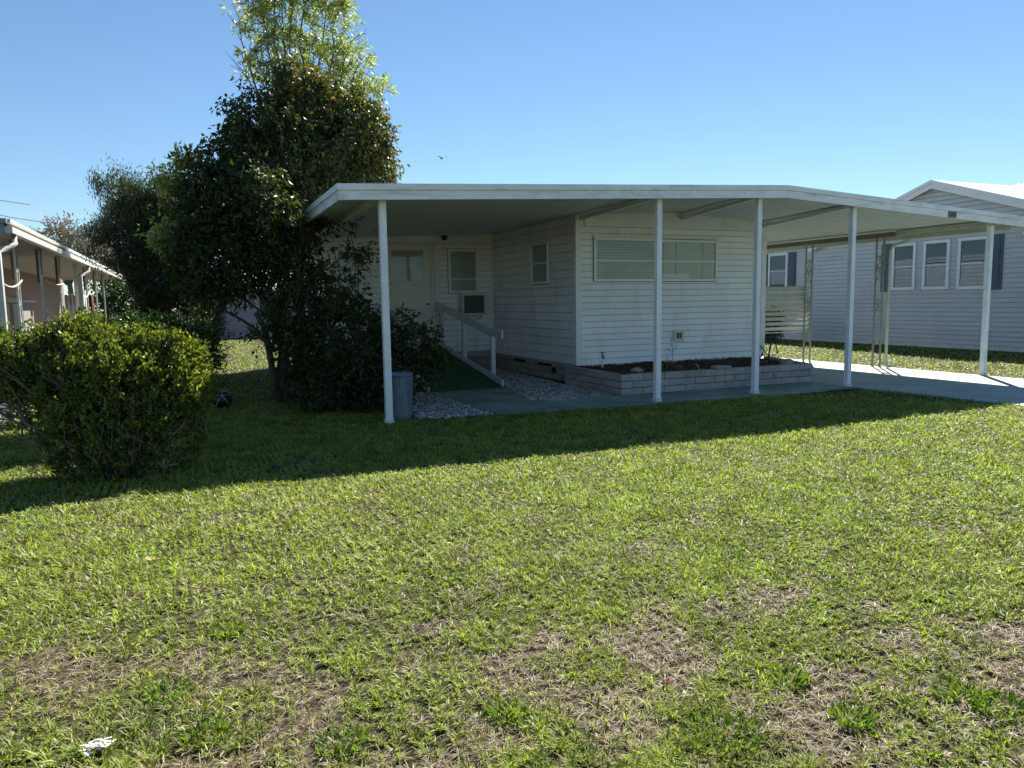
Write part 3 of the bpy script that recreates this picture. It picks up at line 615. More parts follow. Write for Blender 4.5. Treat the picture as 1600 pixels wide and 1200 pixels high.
t = thing('seedling', 'thin bare stalk with tiny leaves rising before the white wall in the raised bed', 'plant', (7.85, 10.9, .3))
b = MB(); b.tube([(7.85, 10.9, .3), (7.86, 10.9, .55), (7.83, 10.9, .78)], .004, 4); b.tube([(7.86, 10.9, .5), (7.78, 10.9, .62)], .003, 4); b.tube([(7.86, 10.9, .55), (7.93, 10.9, .66)], .003, 4); b.build('stem', M['vine'], t)
V, F = leaves_mesh(np.array([[7.83, 10.9, .78], [7.78, 10.9, .62], [7.93, 10.9, .66], [7.85, 10.9, .68], [7.86, 10.9, .6]] * 2), rng.normal(size=(10, 3)), np.full(10, .04), np.full(10, .02)); fastmesh('foliage', V, F, M['leaf_hedge'], t)
# black metal garden ornament
t = thing('garden_ornament', 'black metal plant shaped garden ornament at the right end of the raised bed', 'ornament', (10.25, 11.15, .02))
b = MB(); b.tube([(10.23, 11.15, .24), (10.30, 11.15, .50), (10.34, 11.15, .66)], [.012, .018, .012], 6); b.tube([(10.23, 11.15, .40), (10.10, 11.15, .56), (9.97, 11.15, .64)], .010, 6); b.tube([(10.5, 11.15, .42), (10.44, 11.15, .60), (10.42, 11.15, .78)], [.014, .010, .005], 6)
b.tube([(10.5, 11.15, .42), (10.36, 11.15, .37), (10.36, 11.15, .39)], .009, 5); b.tube([(10.1, 11.15, .54), (9.98, 11.15, .45)], .010, 5); b.tube([(10.30, 11.15, .40), (10.22, 11.15, .10)], .010, 5); b.build('stem', M['black'], t)
b = MB()
for (x, z, a, l) in ((10.0, .64, 2.6, .10), (10.0, .47, 3.0, .10), (10.33, .60, 1.7, .16), (10.42, .68, .5, .15), (10.10, .36, 1.2, .12), (10.30, .46, 1.4, .12)):
    q = Vector((x, 11.15, z)); dv = Vector((math.cos(a), .15, math.sin(a))) * l; nv = Vector((-math.sin(a), 0, math.cos(a))) * l * .16
    b = MB(); b.prism([q, q + dv * .4 + nv, q + dv, q + dv * .4 - nv], (0, .006, 0)); b.build('leaf', M['black'], t)

# ---- pebble beds
def pebbles(name, poly, dens, label, z=.01, size=(.016, .034)):
    P = np.array(poly); lo, hi = P.min(0), P.max(0); n = int((hi - lo).prod() * dens); q = lo + rng.random((n, 2)) * (hi - lo)
    ins = np.zeros(n, bool); j = len(P) - 1
    for i in range(len(P)):
        c = ((P[i, 1] > q[:, 1]) != (P[j, 1] > q[:, 1])) & (q[:, 0] < (P[j, 0] - P[i, 0]) * (q[:, 1] - P[i, 1]) / (P[j, 1] - P[i, 1] + 1e-9) + P[i, 0]); ins ^= c; j = i
    q = q[ins]; n = len(q)
    U = np.array([(math.cos(a) * math.cos(e), math.sin(a) * math.cos(e), math.sin(e)) for e in (-.6, .55) for a in np.arange(5) * 1.2566 + (e > 0) * .6] + [(0, 0, 1), (0, 0, -1)])
    T = []
    for k in range(5): T += [(k, (k + 1) % 5, 5 + k), ((k + 1) % 5, 5 + (k + 1) % 5, 5 + k), (5 + k, 5 + (k + 1) % 5, 10), ((k + 1) % 5, k, 11)]
    T = np.array(T); s = (size[0] + rng.random((n, 1, 1)) * (size[1] - size[0])) * (1 + .5 * (rng.random((n, 1, 3)) - .5)) * np.array([1.1, 1, .7])
    V = U[None] * s * (1 + .25 * (rng.random((n, 12, 1)) - .5)); a = rng.random(n) * 6.28; ca, sa = np.cos(a)[:, None], np.sin(a)[:, None]
    X = V[..., 0] * ca - V[..., 1] * sa; Y = V[..., 0] * sa + V[..., 1] * ca
    V = np.stack([X + q[:, :1], Y + q[:, 1:], V[..., 2] + z + .02 * rng.random((n, 1))], -1).reshape(-1, 3)
    F = (T[None] + (np.arange(n) * 12)[:, None, None]).reshape(-1, 3); return tag(fastmesh(name, V, F, M['pebble']), label, 'gravel', kind='stuff')
pebbles('gravel_bed', [(2.66, 9.22), (3.0, 9.02), (3.66, 9.06), (3.60, 11.1), (3.5, 11.8), (2.9, 11.7), (2.8, 10)], 800, 'white gravel patch between the trash can and the patio')
pebbles('gravel_bed', [(4.98, 9.80), (6.08, 10.0), (6.08, 11.7), (6.3, 15.4), (5.1, 15.4), (5.08, 11.9), (4.66, 10.1)], 800, 'white gravel bed between the ramp and the block foundation')
g = MB(); g.add([(2.6, 9.05, .004), (3.72, 9.05, .004), (3.62, 11.9, .004), (2.7, 11.9, .004)], [(0, 1, 2, 3)]); g.add([(4.6, 9.8, .004), (6.1, 9.95, .004), (6.35, 15.5, .004), (4.95, 15.5, .004)], [(0, 1, 2, 3)])
tag(g.build('gravel_soil', mat('gravel_soil', (.16, .13, .11), .95, var=.3, nscale=30)), kind='structure')

# ================================================================== BALL
t = thing('round_ball', 'black round ball with pale radial lines lying in the shade left of the tree', 'ball', (.41, 11.6, 0))
b = MB(); b.blob((.41, 11.6, .135), (.14, .14, .135), 3, 20, 14, 0); b.build('ball', M['black'], t, smooth=True)
b = MB()
for k in range(5):
    a = k * 1.256 + .3; pts = []
    for i in range(7):
        s = i / 6 * 1.2; v = Vector((math.cos(a) * math.sin(s), -math.cos(s) * .75 - .1, math.sin(a) * math.sin(s) + .5 * math.cos(s))).normalized() * .143; pts.append(Vector((.41, 11.6, .135)) + v)
    b.tube(pts, .0035, 4)
b.build('line', M['rope'], t)

# ================================================================== RIGHT NEIGHBOUR
XW = 19.7
nh = thing('neighbour_house', 'long grey lap sided house with slate blue shutters beyond the driveway', 'house', (XW, 16, 0))
ZE = 3.36; YA, ZAP = 14.9, 4.62; hw = (ZAP - ZE) / .335
b = MB(); siding(b, (XW, 34), (XW, 6), .0, ZE + .02, .128, (-1, 0)); b.build('wall', M['nsiding'], nh)
b = MB(); siding(b, (XW, YA + hw), (XW, YA - hw), ZE + .02, ZAP, .128, (-1, 0), lo=lambda z: (z - ZE) / .335, hi=lambda z: 2 * hw - (z - ZE) / .335); b.build('gable', M['nsiding'], nh)
b = MB(); b.box(XW + .013, 28, 6.01, 33.99, .0, ZE); b.build('core', M['seam'], nh)
b = MB()
xr, zr = 23.9, 4.86
b.prism([(XW - .25, 5.6, ZE - .02), (xr, 5.6, zr), (28.3, 5.6, ZE - .02), (28.3, 5.6, ZE - .12), (XW - .25, 5.6, ZE - .12)], (0, 28.8, 0)); rf = b.build('roof', M['nroof'], nh)
b = MB()
for yy in np.arange(5.8, 34, .45): b.prism([(XW - .25, yy, ZE - .015), (xr, yy, zr + .005), (xr, yy, zr + .035), (XW - .25, yy, ZE + .015)], (0, .03, 0))
b.build('roof_rib', M['nroof'], rf)
b = MB(); b.prism([(XW - .22, YA - hw - .75, ZE - .25 + .06), (XW - .22, YA, ZAP + .06), (XW - .22, YA + hw + .75, ZE - .25 + .06), (XW - .22, YA + hw + .75, ZE - .25 + .11), (XW - .22, YA, ZAP + .11), (XW - .22, YA - hw - .75, ZE - .25 + .11)], (3.4, 0, 0)); b.build('gable_roof', M['nroof'], nh)
for s in (-1, 1):
    b = MB(); pa = (XW - .24, YA, ZAP + .115); pb = (XW - .24, YA + s * (hw + .75), ZE - .135)
    def off(p, dz): return (p[0], p[1], p[2] - dz)
    b.prism([pa, pb, off(pb, .10), off(pa, .10)], (.035, 0, 0)); b.prism([(XW - .215, YA, ZAP + .01), (XW - .215, pb[1], pb[2] - .105), (XW - .215, pb[1], pb[2] - .24), (XW - .215, YA, ZAP - .125)], (.03, 0, 0)); b.build('rake_trim', M['nwhite'], nh)
b = MB(); b.box(XW - .25, XW - .02, 6, 34, ZE - .125, ZE - .121); b.box(XW - .29, XW - .252, 5.6, YA - hw - .76, ZE - .15, ZE + .0); b.box(XW - .29, XW - .252, YA + hw + .76, 34.4, ZE - .15, ZE); b.box(XW - .04, XW - .0145, YA - hw, YA + hw, ZE - .16, ZE - .127); b.build('eave_trim', M['nwhite'], nh)
b = MB(); b.box(XW - .03, XW - .005, 6, 34, 0, .05); b.build('base_strip', M['cream'], nh)
for y0, y1, z0, z1 in ((15.42, 16.22, 1.66, 3.04), (14.36, 15.18, 1.66, 3.05), (13.26, 14.12, 1.64, 3.05), (20.5, 21.45, 1.80, 3.08)):
    window(nh, (XW, y1), (XW, y0), z0, z1, (-1, 0), fw=.085, mid=.5, frame='nwhite', glass='darkglass', blind='screen', depth=.06)
def shutter(y0, y1, z0, z1):
    b = MB(); b.box(XW - .045, XW - .016, y0, y1, z0, z1); o = b.build('shutter', M['blue_shutter'], nh, bevel=.004)
    b = MB(); hh = (z0 + z1) / 2
    for a, c in ((z0 + .06, hh - .03), (hh + .03, z1 - .06)):
        b.box(XW - .049, XW - .0455, y0 + .05, y0 + .06, a, c); b.box(XW - .049, XW - .0455, y1 - .06, y1 - .05, a, c); b.box(XW - .049, XW - .0455, y0 + .06, y1 - .06, a, a + .01); b.box(XW - .049, XW - .0455, y0 + .06, y1 - .06, c - .01, c); b.box(XW - .054, XW - .0455, y0 + .075, y1 - .075, a + .025, c - .025)
    b.build('panel', M['blue_shutter'], o)
for a in ((12.88, 13.22, 1.62, 3.07), (16.26, 16.60, 1.62, 3.06), (20.12, 20.46, 1.80, 3.08), (21.49, 21.83, 1.80, 3.08)): shutter(*a)
b = MB(); b.box(XW - .12, XW - .02, 12.1, 12.35, 3.0, 3.06); b.build('light_fixture', M['nwhite'], nh)

# ================================================================== LEFT NEIGHBOUR
XN = -2.09
ln = thing('neighbour_porch_house', 'tan house with a long covered porch and white lattice posts at the left edge', 'house', (XN, 16, 0))
b = MB(); b.box(-9, -4.1, 14.2, 32, 0, 2.55); b.build('wall', M['tan'], ln)
b = MB(); b.box(-9, XN - .06, 11.6, 31.5, 2.53, 2.57); b.build('ceiling', M['tanceil'], ln)
b = MB(); b.prism([(XN + .02, 11.58, 2.64), (-5.6, 11.58, 2.9), (-9.2, 11.58, 2.64), (-9.2, 11.58, 2.58), (XN + .02, 11.58, 2.58)], (0, 20.0, 0)); b.build('roof', M['rooftop'], ln)
b = MB(); b.box(-9.2, XN - .0, 11.52, 11.57, 2.46, 2.60); b.prism([(XN + .04, 11.48, 2.602), (XN + .04, 11.48, 2.66), (-5.6, 11.48, 2.80), (-9.2, 11.48, 2.66), (-9.2, 11.48, 2.602)], (0, .09, 0)); b.build('front_fascia', M['greyfascia'], ln)
b = MB(); b.box(XN - .0, XN + .09, 11.55, 31.5, 2.485, 2.565); b.build('gutter', M['gutter'], ln)
b = MB(); b.box(XN - .01, XN + .03, 11.58, 31.5, 2.57, 2.61); b.build('dark_drip_edge', mat('dark_edge', (.09, .09, .08), .6), ln)
b = MB(); b.box(XN - .05, XN + .07, 11.58, 31.5, 2.614, 2.665); b.build('roof_edge', M['gutter'], ln)
def lattice_post(y):
    b = MB()
    for s in (-.075, .075): b.box(XN - .22, XN - .19, y + s - .012, y + s + .012, .04, 2.52)
    for k in range(20):
        z = .15 + k * .125; b.beam((XN - .205, y - .06, z), (XN - .205, y + .06, z + .06 * (1 if k % 2 else -1)), .012, .014)
    b.build('lattice_post', M['whiteiron'], ln)
    b = MB(); b.box(XN - .26, XN - .225, y - .09, y + .09, 1.95, 2.52); b.build('post_upper_shade', M['postshade'], ln)  # brown board added for the shade on the upper lattice post
for y in (13.3, 15.4, 17.5, 21.9, 24.1, 26.3): lattice_post(y)
for y in (11.6, 19.9):
    b = MB(); b.box(XN - .17, XN - .07, y - .05, y + .05, 0, 2.25); b.build('downspout', M['whiteiron'], ln, bevel=.008)
    b = MB(); b.tube([(XN - .12, y, 2.16), (XN - .12, y + .02, 2.26), (XN - .02, y + .18, 2.30), (XN + .05, y + .26, 2.38), (XN + .05, y + .26, 2.49)], .042, 10); b.build('downspout_elbow', M['whiteiron'], ln, smooth=True)
    b = MB(); b.box(XN - .26, XN - .18, y + .12, y + .22, 0.04, 2.52); b.build('post', M['whiteiron'], ln)
b = MB(); b.box(-4.1, -4.04, 20.6, 21.5, 1.25, 2.2); b.build('window', M['black'], ln)
for (ya, yb, za, sag, l) in ((11.6, 13.3, 1.93, .12, 'drooping pale rope between the first two porch posts of the left house'), (15.4, 17.5, 2.0, .05, 'nearly straight rope further along the left porch'), (19.9, 21.9, 1.95, .2, 'looped rope beside the far white downspout')):
    b = MB(); b.tube([(XN - .15, ya + (yb - ya) * s, za - sag * 4 * s * (1 - s)) for s in np.linspace(0, 1, 14)], .014, 6); tag(b.build('rope_garland', M['rope'], None), l, 'rope', 'ropes strung along the left porch')
t = thing('storage_shed', 'small grey storage cabinet with peaked lid inside the left porch', 'shed', (-3.4, 16.6, .04))
b = MB(); b.box(-3.9, -2.75, 16.2, 17.2, .04, 1.62)
b.build('body', M['shedgrey'], t)
b = MB(); b.prism([(-3.96, 16.14, 1.622), (-2.69, 16.14, 1.622), (-2.69, 16.14, 1.66), (-3.3, 16.14, 1.82), (-3.96, 16.14, 1.66)], (0, 1.12, 0)); b.build('lid', M['gutter'], t)
b = MB()
for k in range(8): b.box(-3.88 + k * .14, -3.80 + k * .14, 16.19, 16.198, .1, 1.6)
b.build('panel', M['gutter'], t)
for (x, y, w_, h, m, l, nm, c) in ((-2.9, 22.7, .5, 1.15, 'whitecloth', 'white sheet hanging at the far end of the left porch', 'hanging_sheet', 'sheet'), (-2.75, 24.3, .35, 1.2, 'cloth', 'dark red cloth hanging past the white sheet on the left porch', 'hanging_cloth', 'cloth')):
    b = MB(); k = 24
    vs = []
    for i in range(k + 1):
        xx = x + w_ * i / k; yy = y + .04 * math.sin(i * 1.4); vs += [(xx, yy, 1.85 + .01 * math.sin(i)), (xx + .02 * math.sin(i * .8), yy * 1.0, 1.85 - h)]
    b.add(vs, [(2 * i, 2 * i + 1, 2 * i + 3, 2 * i + 2) for i in range(k)]); o = tag(b.build(nm, M[m], None, smooth=True), l, c); sm = o.modifiers.new('s', 'SOLIDIFY'); sm.thickness = .006
b = MB(); b.tube([(-4.6, 24, 2.9), (-4.6, 24, 4.62)], .02, 6); t = thing('television_antenna', 'thin metal roof antenna poking over the left neighbour roof', 'antenna', (-4.6, 24, 2.9)); b.build('mast', M['slabgrey'], t)
b = MB(); b.tube([(-4.9, 24, 4.46), (-3.68, 24, 4.30)], .012, 5); b.tube([(-4.6, 23.2, 4.0), (-4.0, 23, 3.85), (-3.1, 23, 3.72)], .013, 5)
for x in (-4.2, -3.9): b.tube([(x, 23.8, 4.38), (x, 24.2, 4.34)], .006, 4)
for x in (-3.8, -3.4): b.tube([(x, 22.85, 3.78), (x + .08, 23.15, 3.86)], .006, 4)
b.build('boom', M['slabgrey'], t)

# ================================================================== FAR HOUSE AND SMALL BACKGROUND
t = thing('distant_house', 'low grey sided house far behind the lawn, glimpsed under the tree', 'house', (2, 38, 0))
b = MB(); siding(b, (-1.5, 37), (12, 37), 0, 2.3, .2, (0, -1)); b.box(-1.5, 12, 37.01, 43, 0, 2.3); b.build('wall', M['farhouse'], t)
b = MB(); b.prism([(-2, 36.6, 2.3), (-2, 40, 3.4), (-2, 43.4, 2.3), (-2, 43.4, 2.2), (-2, 36.6, 2.2)], (14.5, 0, 0)); b.build('roof', M['nroof'], t)
for xa in (3.2, 6.0):
    b = MB(); b.box(xa, xa + 1.1, 36.93, 36.985, .95, 1.9); b.build('window', M['black'], t)

# ================================================================== VEGETATION
BROAD = [(1.22,10.65,2.80,.26),(1.10,10.8,3.12,.28),(1.11,12.40,4.31,0.44),(0.93,12.20,3.69,0.48),(1.87,12.60,4.62,0.56),(2.67,12.80,4.53,0.53),(3.00,12.90,4.05,0.41),(1.50,12.30,3.84,0.75),(2.45,12.60,3.85,0.63),(0.62,12.00,3.18,0.62),(0.24,12.20,3.36,0.27),(0.05,12.40,3.12,0.22),(0.34,12.20,2.88,0.46),(1.22,11.80,2.90,0.76),(1.9,12.2,3.1,0.42),(0.12,12.00,2.37,0.34),(0.47,11.80,2.23,0.61),(1.0,11.50,2.15,0.52),(1.45,11.30,2.12,0.40),(0.62,11.75,1.85,0.26),(0.22,12.00,1.86,0.28),(1.5,11.20,1.38,0.42),(1.75,10.90,1.73,0.38),(1.12,11.20,1.05,0.17),(1.66,11.00,0.78,0.42),(1.50,10.80,0.42,0.30),(0.90,11.30,1.12,0.13),(3.12,12.80,3.40,0.22)]
SHRUB = [(2.16,10.30,0.75,0.40),(2.62,10.30,1.09,0.30),(3.0,10.30,0.90,0.30),(2.67,10.20,0.55,0.36),(3.22,10.30,0.66,0.22),(2.01,10.50,0.47,0.45),(2.14,10.60,1.09,0.41),(2.23,10.60,2.17,0.17),(2.18,10.70,2.54,0.10),(2.1,10.50,1.55,0.26),(2.39,10.20,0.29,0.27),(1.80,10.40,0.22,0.31)]
TALL = [(1.12,14.00,6.24,0.15),(1.52,14.00,6.50,0.32),(1.95,14.00,6.89,0.56),(2.62,14.00,6.78,0.40),(2.84,14.00,6.71,0.2),(1.70,14.00,6.11,0.45),(2.38,14.20,6.15,0.52),(3.03,14.00,6.05,0.29),(3.19,14.00,5.74,0.29),(2.72,14.30,5.66,0.47),(3.48,14.00,5.43,0.26),(1.88,14.00,5.38,0.51),(3.33,14.20,5.18,0.33),(1.36,14.00,5.76,0.22),(1.14,14.00,5.52,0.20),(2.33,14.20,7.56,0.57),(1.75,14.00,7.27,0.40)]
PODO = [(-0.49,17.00,3.34,0.50),(-0.90,17.00,3.02,0.42),(-1.0,17.00,3.4,0.24),(-0.76,17.00,3.5,0.26),(-0.16,17.20,2.95,0.6),(-0.70,17.00,2.4,0.55),(-0.15,17.00,1.89,0.7),(0.12,17.00,1.48,0.55),(-0.42,17.00,1.60,0.5),(-0.20,17.00,0.84,0.6),(0.15,17.00,0.95,0.36)]
BUSH = [(-1.53,8.60,0.98,0.28),(-1.20,8.60,1.02,0.32),(-0.85,8.50,1.06,0.29),(-0.44,8.30,0.95,0.32),(-0.12,8.20,0.94,0.26),(-1.36,8.40,0.71,0.28),(-1.01,8.20,0.65,0.37),(-0.62,8.00,0.65,0.37),(-0.25,8.00,0.66,0.34),(-0.12,7.90,0.50,0.19),(-0.83,7.80,0.36,0.27),(-0.52,7.80,0.36,0.27),(-1.06,8.00,0.37,0.18),(-1.65,8.60,0.77,0.19),(-1.9,8.8,.9,.3)]
_lump = []
for x, y, z, r in BUSH:
    for k in range(5):
        a = random.uniform(0, 6.28); e = random.uniform(-.2, 1.2); _lump.append((x + r * .75 * math.cos(a) * math.cos(e), y + r * .75 * math.sin(a) * math.cos(e), z + r * .75 * math.sin(e), random.uniform(.10, .17)))
BUSH = [(x, y, z, r * .85) for x, y, z, r in BUSH] + _lump
BUSH = [(x * .93, y * .93, 1.5 + (z - 1.5) * .93, r * .98) for x, y, z, r in BUSH] + [(-.15, 7.6, .28, .22), (.02, 7.8, .75, .2), (-.75, 7.6, 1.08, .26), (-1.15, 7.9, 1.12, .2), (-.3, 7.6, .98, .22), (-1.0, 7.6, .35, .22), (-1.4, 7.9, .62, .2), (-.6, 7.3, .25, .26)]
HEDGE = [(-1.33,12.00,1.12,0.24),(-0.94,12.00,1.02,0.30),(-0.37,12.00,0.98,0.37),(0.06,12.00,0.92,0.33),(0.22,12.00,0.62,0.19),(-0.66,12.00,1.03,0.32),(-.9,12,.5,.4),(-.3,12,.45,.4)]

# dark broadleaf tree
t = thing('broadleaf_tree', 'dense dark broadleaf tree with many low branches crowding the left end of the porch roof', 'tree', (1.35, 11.9, 0))
tr = MB(); limb(tr, (1.35, 11.9, -.05), (1.30, 12.0, 1.6), .10, .075, 6, .03, 9)
limb(tr, (1.45, 11.95, -.05), (1.75, 12.1, 1.7), .07, .05, 6, .04, 8); limb(tr, (1.28, 11.85, -.05), (.95, 11.7, 1.4), .06, .04, 6, .05, 8); tr.build('trunk', M['bark'], t, smooth=True)
br = MB()
for bl in BROAD: limb(br, (1.35 + random.uniform(-.2, .2), 12.0, min(max(.8, bl[2] - 1.0), 2.4)), bl[:3], .028, .008, 5, .07, 5)
for k in range(26):
    a = Vector((random.uniform(1.2, 2.1), random.uniform(10.6, 11.6), random.uniform(1.9, 2.6))); q = a + Vector((random.uniform(-.5, .5), random.uniform(-.3, .2), random.uniform(-1.8, -.8))); limb(br, a, q, .006, .003, 7, .06, 4)
crown('crown', M['leaf_broad'], t, BROAD, 50000, .080, .038, per=16, spread=.14, droop=.5, shell=.4, twig=(br, .12))
crown('old_brown_foliage', M['leaf_olive'], t, [(2.7,12.95,4.6,.5),(3.0,12.95,4.1,.45),(3.1,12.95,3.65,.35),(2.2,12.8,4.75,.42),(1.9,12.7,4.75,.5),(2.5,12.9,3.9,.55)], 13000, .075, .036, per=16, spread=.13, droop=.5, shell=.55)  # older yellow-brown leaves at the upper right of the crown
crown('sunlit_leaves', M['leaf_tall'], t, [(-.22,11.9,2.55,.13),(-.12,12.1,3.36,.15),(.1,12.1,3.6,.14),(-.25,12.0,2.4,.11)], 1300, .085, .034, per=14, spread=.10, droop=.3, shell=.2); br.build('branches', M['bark'], t)  # paler leaf colour stands for sunlight on the tree's left fringe
# low shrub
t = thing('spreading_shrub', 'low leafy shrub spilling round the trash can and over the ramp', 'shrub', (2.3, 10.5, 0))
br = MB()
for bl in SHRUB: limb(br, (2.2 + random.uniform(-.15, .15), 10.5, -.02), bl[:3], .016, .006, 5, .07, 5)
for k in range(16):
    a = random.uniform(-.5, .9); q = (2.3 + random.uniform(-.5, 1.1), 10.3 + random.uniform(-.3, .2), random.uniform(.9, 1.45)); limb(br, (2.2, 10.5, .1), q, .010, .003, 6, .05, 4)
    V0 = Vector(q)
crown('crown', M['leaf_broad'], t, SHRUB, 10000, .078, .036, per=12, spread=.13, droop=.3, shell=.5, twig=(br, .3)); br.build('branches', M['bark'], t)
# tall light green tree
t = thing('light_green_tree', 'tall vase shaped tree with fine light green leaves rising above the dark tree', 'tree', (1.9, 14.1, 0))
tr = MB(); limb(tr, (1.9, 14.1, -.05), (1.95, 14.1, 2.2), .11, .085, 6, .02, 9); tr.build('trunk', M['bark'], t, smooth=True)
br = MB()
for bl in TALL:
    p1 = (1.95 + (bl[0] - 1.95) * .45, 14.1, 4.2); limb(br, (1.95, 14.1, 2.1), p1, .045, .028, 4, .03, 6); pts = limb(br, p1, (bl[0], bl[1], bl[2] + bl[3] * .6), .026, .006, 6, .03, 5)
    for j in range(7):
        q = pts[random.randint(2, 6)]; limb(br, q, q + Vector((random.uniform(-.4, .4), random.uniform(-.4, .4), random.uniform(.1, .5))), .008, .003, 3, .05, 4)
crown('crown', M['leaf_tall'], t, TALL, 11500, .105, .028, per=26, spread=.15, up=.1, droop=.25, shell=.15, twig=(br, .5)); br.build('branches', M['bark'], t)
# podocarpus
t = thing('upright_yew', 'dark upright needle leaved shrub tree with feathery tips left of the broadleaf tree', 'tree', (-.5, 17, 0))
tr = MB(); limb(tr, (-.5, 17, -.05), (-.5, 17, 1.6), .12, .08, 5, .03, 8); tr.build('trunk', M['bark'], t)
br = MB()
tips = []
for k in range(60):
    a = random.uniform(-1.45, .2); q = Vector((a, 17 + random.uniform(-.5, .5), 3.42 + random.uniform(-.35, .85) - abs(a + .7) * .35)); s = Vector((-.6 + (a + .6) * .5, 17, 1.9)); limb(br, s, q, .015, .003, 5, .03, 4); tips.append((q.x, q.y, q.z - .1, .12))
for k in range(12): tips.append((-1.45 + random.uniform(-.25, .15), 17 + random.uniform(-.3, .3), random.uniform(2.3, 3.1), .12))
crown('crown', M['leaf_podo'], t, PODO, 85000, .085, .018, per=18, spread=.16, up=.7, shell=.35); br.build('branches', M['bark'], t)
crown('crown_tips', M['leaf_podo'], t, tips, 11000, .085, .014, per=18, spread=.2, up=1.6, shell=0.1, out=.3)
# front bush
t = thing('round_bush', 'large sprawling bush with small yellow green leaves in the left foreground', 'bush', (-.75, 8.1, 0))
br = MB()
for bl in BUSH[::3]:
    for j in range(5): limb(br, (-.66 + random.uniform(-.22, .22), 7.45 + random.uniform(-.15, .15), -.03), (bl[0] + random.uniform(-.25, .25), bl[1] + random.uniform(-.25, .2), bl[2] + random.uniform(-.2, .25)), .020, .004, 7, .07, 5)
for k in range(60):
    a = random.uniform(0, 6.28); limb(br, (-.66 + .2 * math.cos(a), 7.4 + .2 * math.sin(a), .0), (-.66 + .45 * math.cos(a), 7.35 + .3 * math.sin(a), random.uniform(.3, .6)), .009, .003, 5, .1, 4)
crown('crown', M['leaf_bush'], t, BUSH + [(-.95, 7.35, .22, .2), (-.7, 7.2, .15, .2), (-.35, 7.3, .2, .18)], 76000, .035, .0225, per=30, spread=.062, up=.9, shell=.62, twig=(br, .25)); br.build('branches', M['palebark'], t)
# hedge shrubs behind
for i, (bl, l) in enumerate(((HEDGE[:1] + HEDGE[1:2] + HEDGE[6:7], 'dark green hedge shrub close to the porch posts of the left house'), (HEDGE[2:6] + HEDGE[7:], 'dark green hedge shrub behind the round bush, below the upright yew'))):
    t = thing('hedge_shrub', l, 'shrub', (bl[0][0], 12, 0), 'hedge shrubs behind the round bush'); br = MB()
    for q in bl: limb(br, (bl[0][0], 12, -.02), q[:3], .02, .006, 5, .06, 5)
    crown('crown', M['leaf_hedge'], t, bl, 8000, .06, .028, per=14, spread=.1, up=.6, shell=.5, twig=(br, .2)); br.build('branches', M['bark'], t)
# shrub under the yew, right side (ragged)
t = thing('ragged_shrub', 'dark ragged shrub standing right of the yew at the lawn edge', 'shrub', (.35, 15, 0)); br = MB(); bl = [(.25, 15, .55, .35), (.05, 15, 1.0, .4), (.45, 15, .95, .22), (.0, 15, .4, .4)]
for q in bl: limb(br, (.3, 15, -.02), q[:3], .02, .006, 5, .06, 5)
crown('crown', M['leaf_podo'], t, bl, 6000, .07, .016, per=16, spread=.12, up=.5, shell=.3); br.build('branches', M['bark'], t)
# tall hedge closing the far end of the left yard
t = thing('tall_hedge', 'dark tall hedge far behind the left porch, glimpsed beside the yew', 'hedge', (-1.5, 36, 0)); br = MB(); bl = [(-3.4, 36, 1.0, 1.3), (-1.6, 36, 1.2, 1.4), (-.4, 36.2, .9, 1.2), (-2.5, 36, 2.0, 1.0), (-.9, 36, 2.0, .9)]
for q in bl: limb(br, (q[0], 36, -.02), q[:3], .06, .02, 4, .06, 5)
crown('crown', M['leaf_hedge'], t, bl, 9000, .16, .08, per=14, spread=.25, up=.3, shell=.4); br.build('branches', M['bark'], t)
# shrub by neighbour wall
t = thing('wall_shrub', 'small dark shrub against the grey neighbour house, seen below the louvred screen', 'shrub', (17.9, 19.4, 0)); br = MB(); bl = [(17.9, 19.4, .45, .42), (18.2, 19.5, .8, .3), (17.6, 19.5, .8, .25)]
for q in bl: limb(br, (17.9, 19.4, -.02), q[:3], .02, .006, 4, .06, 5)
crown('crown', M['leaf_hedge'], t, bl, 3500, .07, .03, per=14, spread=.12, up=.3, shell=.3); br.build('branches', M['bark'], t)
# far sparse trees over the left roof
for (cx, l, bs, g_) in ((-7.3, 'pale sparse tree rising farthest left over the neighbour roof', [(-7.79,60.0,6.2,1.3),(-6.67,60.0,5.7,1.4),(-8.96,60.0,5.6,0.9)], 1), (-5.2, 'brownish sparse tree just left of the yew over the neighbour roof', [(-5.56,61.0,4.8,1.3),(-4.6,61,4.2,1.2)], 1)):
    t = thing('sparse_tree', l, 'tree', (cx, 60, 0), 'sparse trees far behind the left house'); br = MB(); limb(br, (cx, 60, -.1), (cx, 60, 3.2), .22, .16, 4, .02, 7)
    for q in bs:
        for j in range(9): limb(br, (cx, 60, 3.0), (q[0] + random.uniform(-1, 1) * q[3], q[1] + random.uniform(-1, 1), q[2] + random.uniform(-.6, 1) * q[3]), .06, .012, 5, .05, 4)
    br.build('branches', M['palebark'], t); crown('crown', M['leaf_dry'], t, bs, 3600, .22, .10, per=12, spread=.4, up=.3, shell=.3)

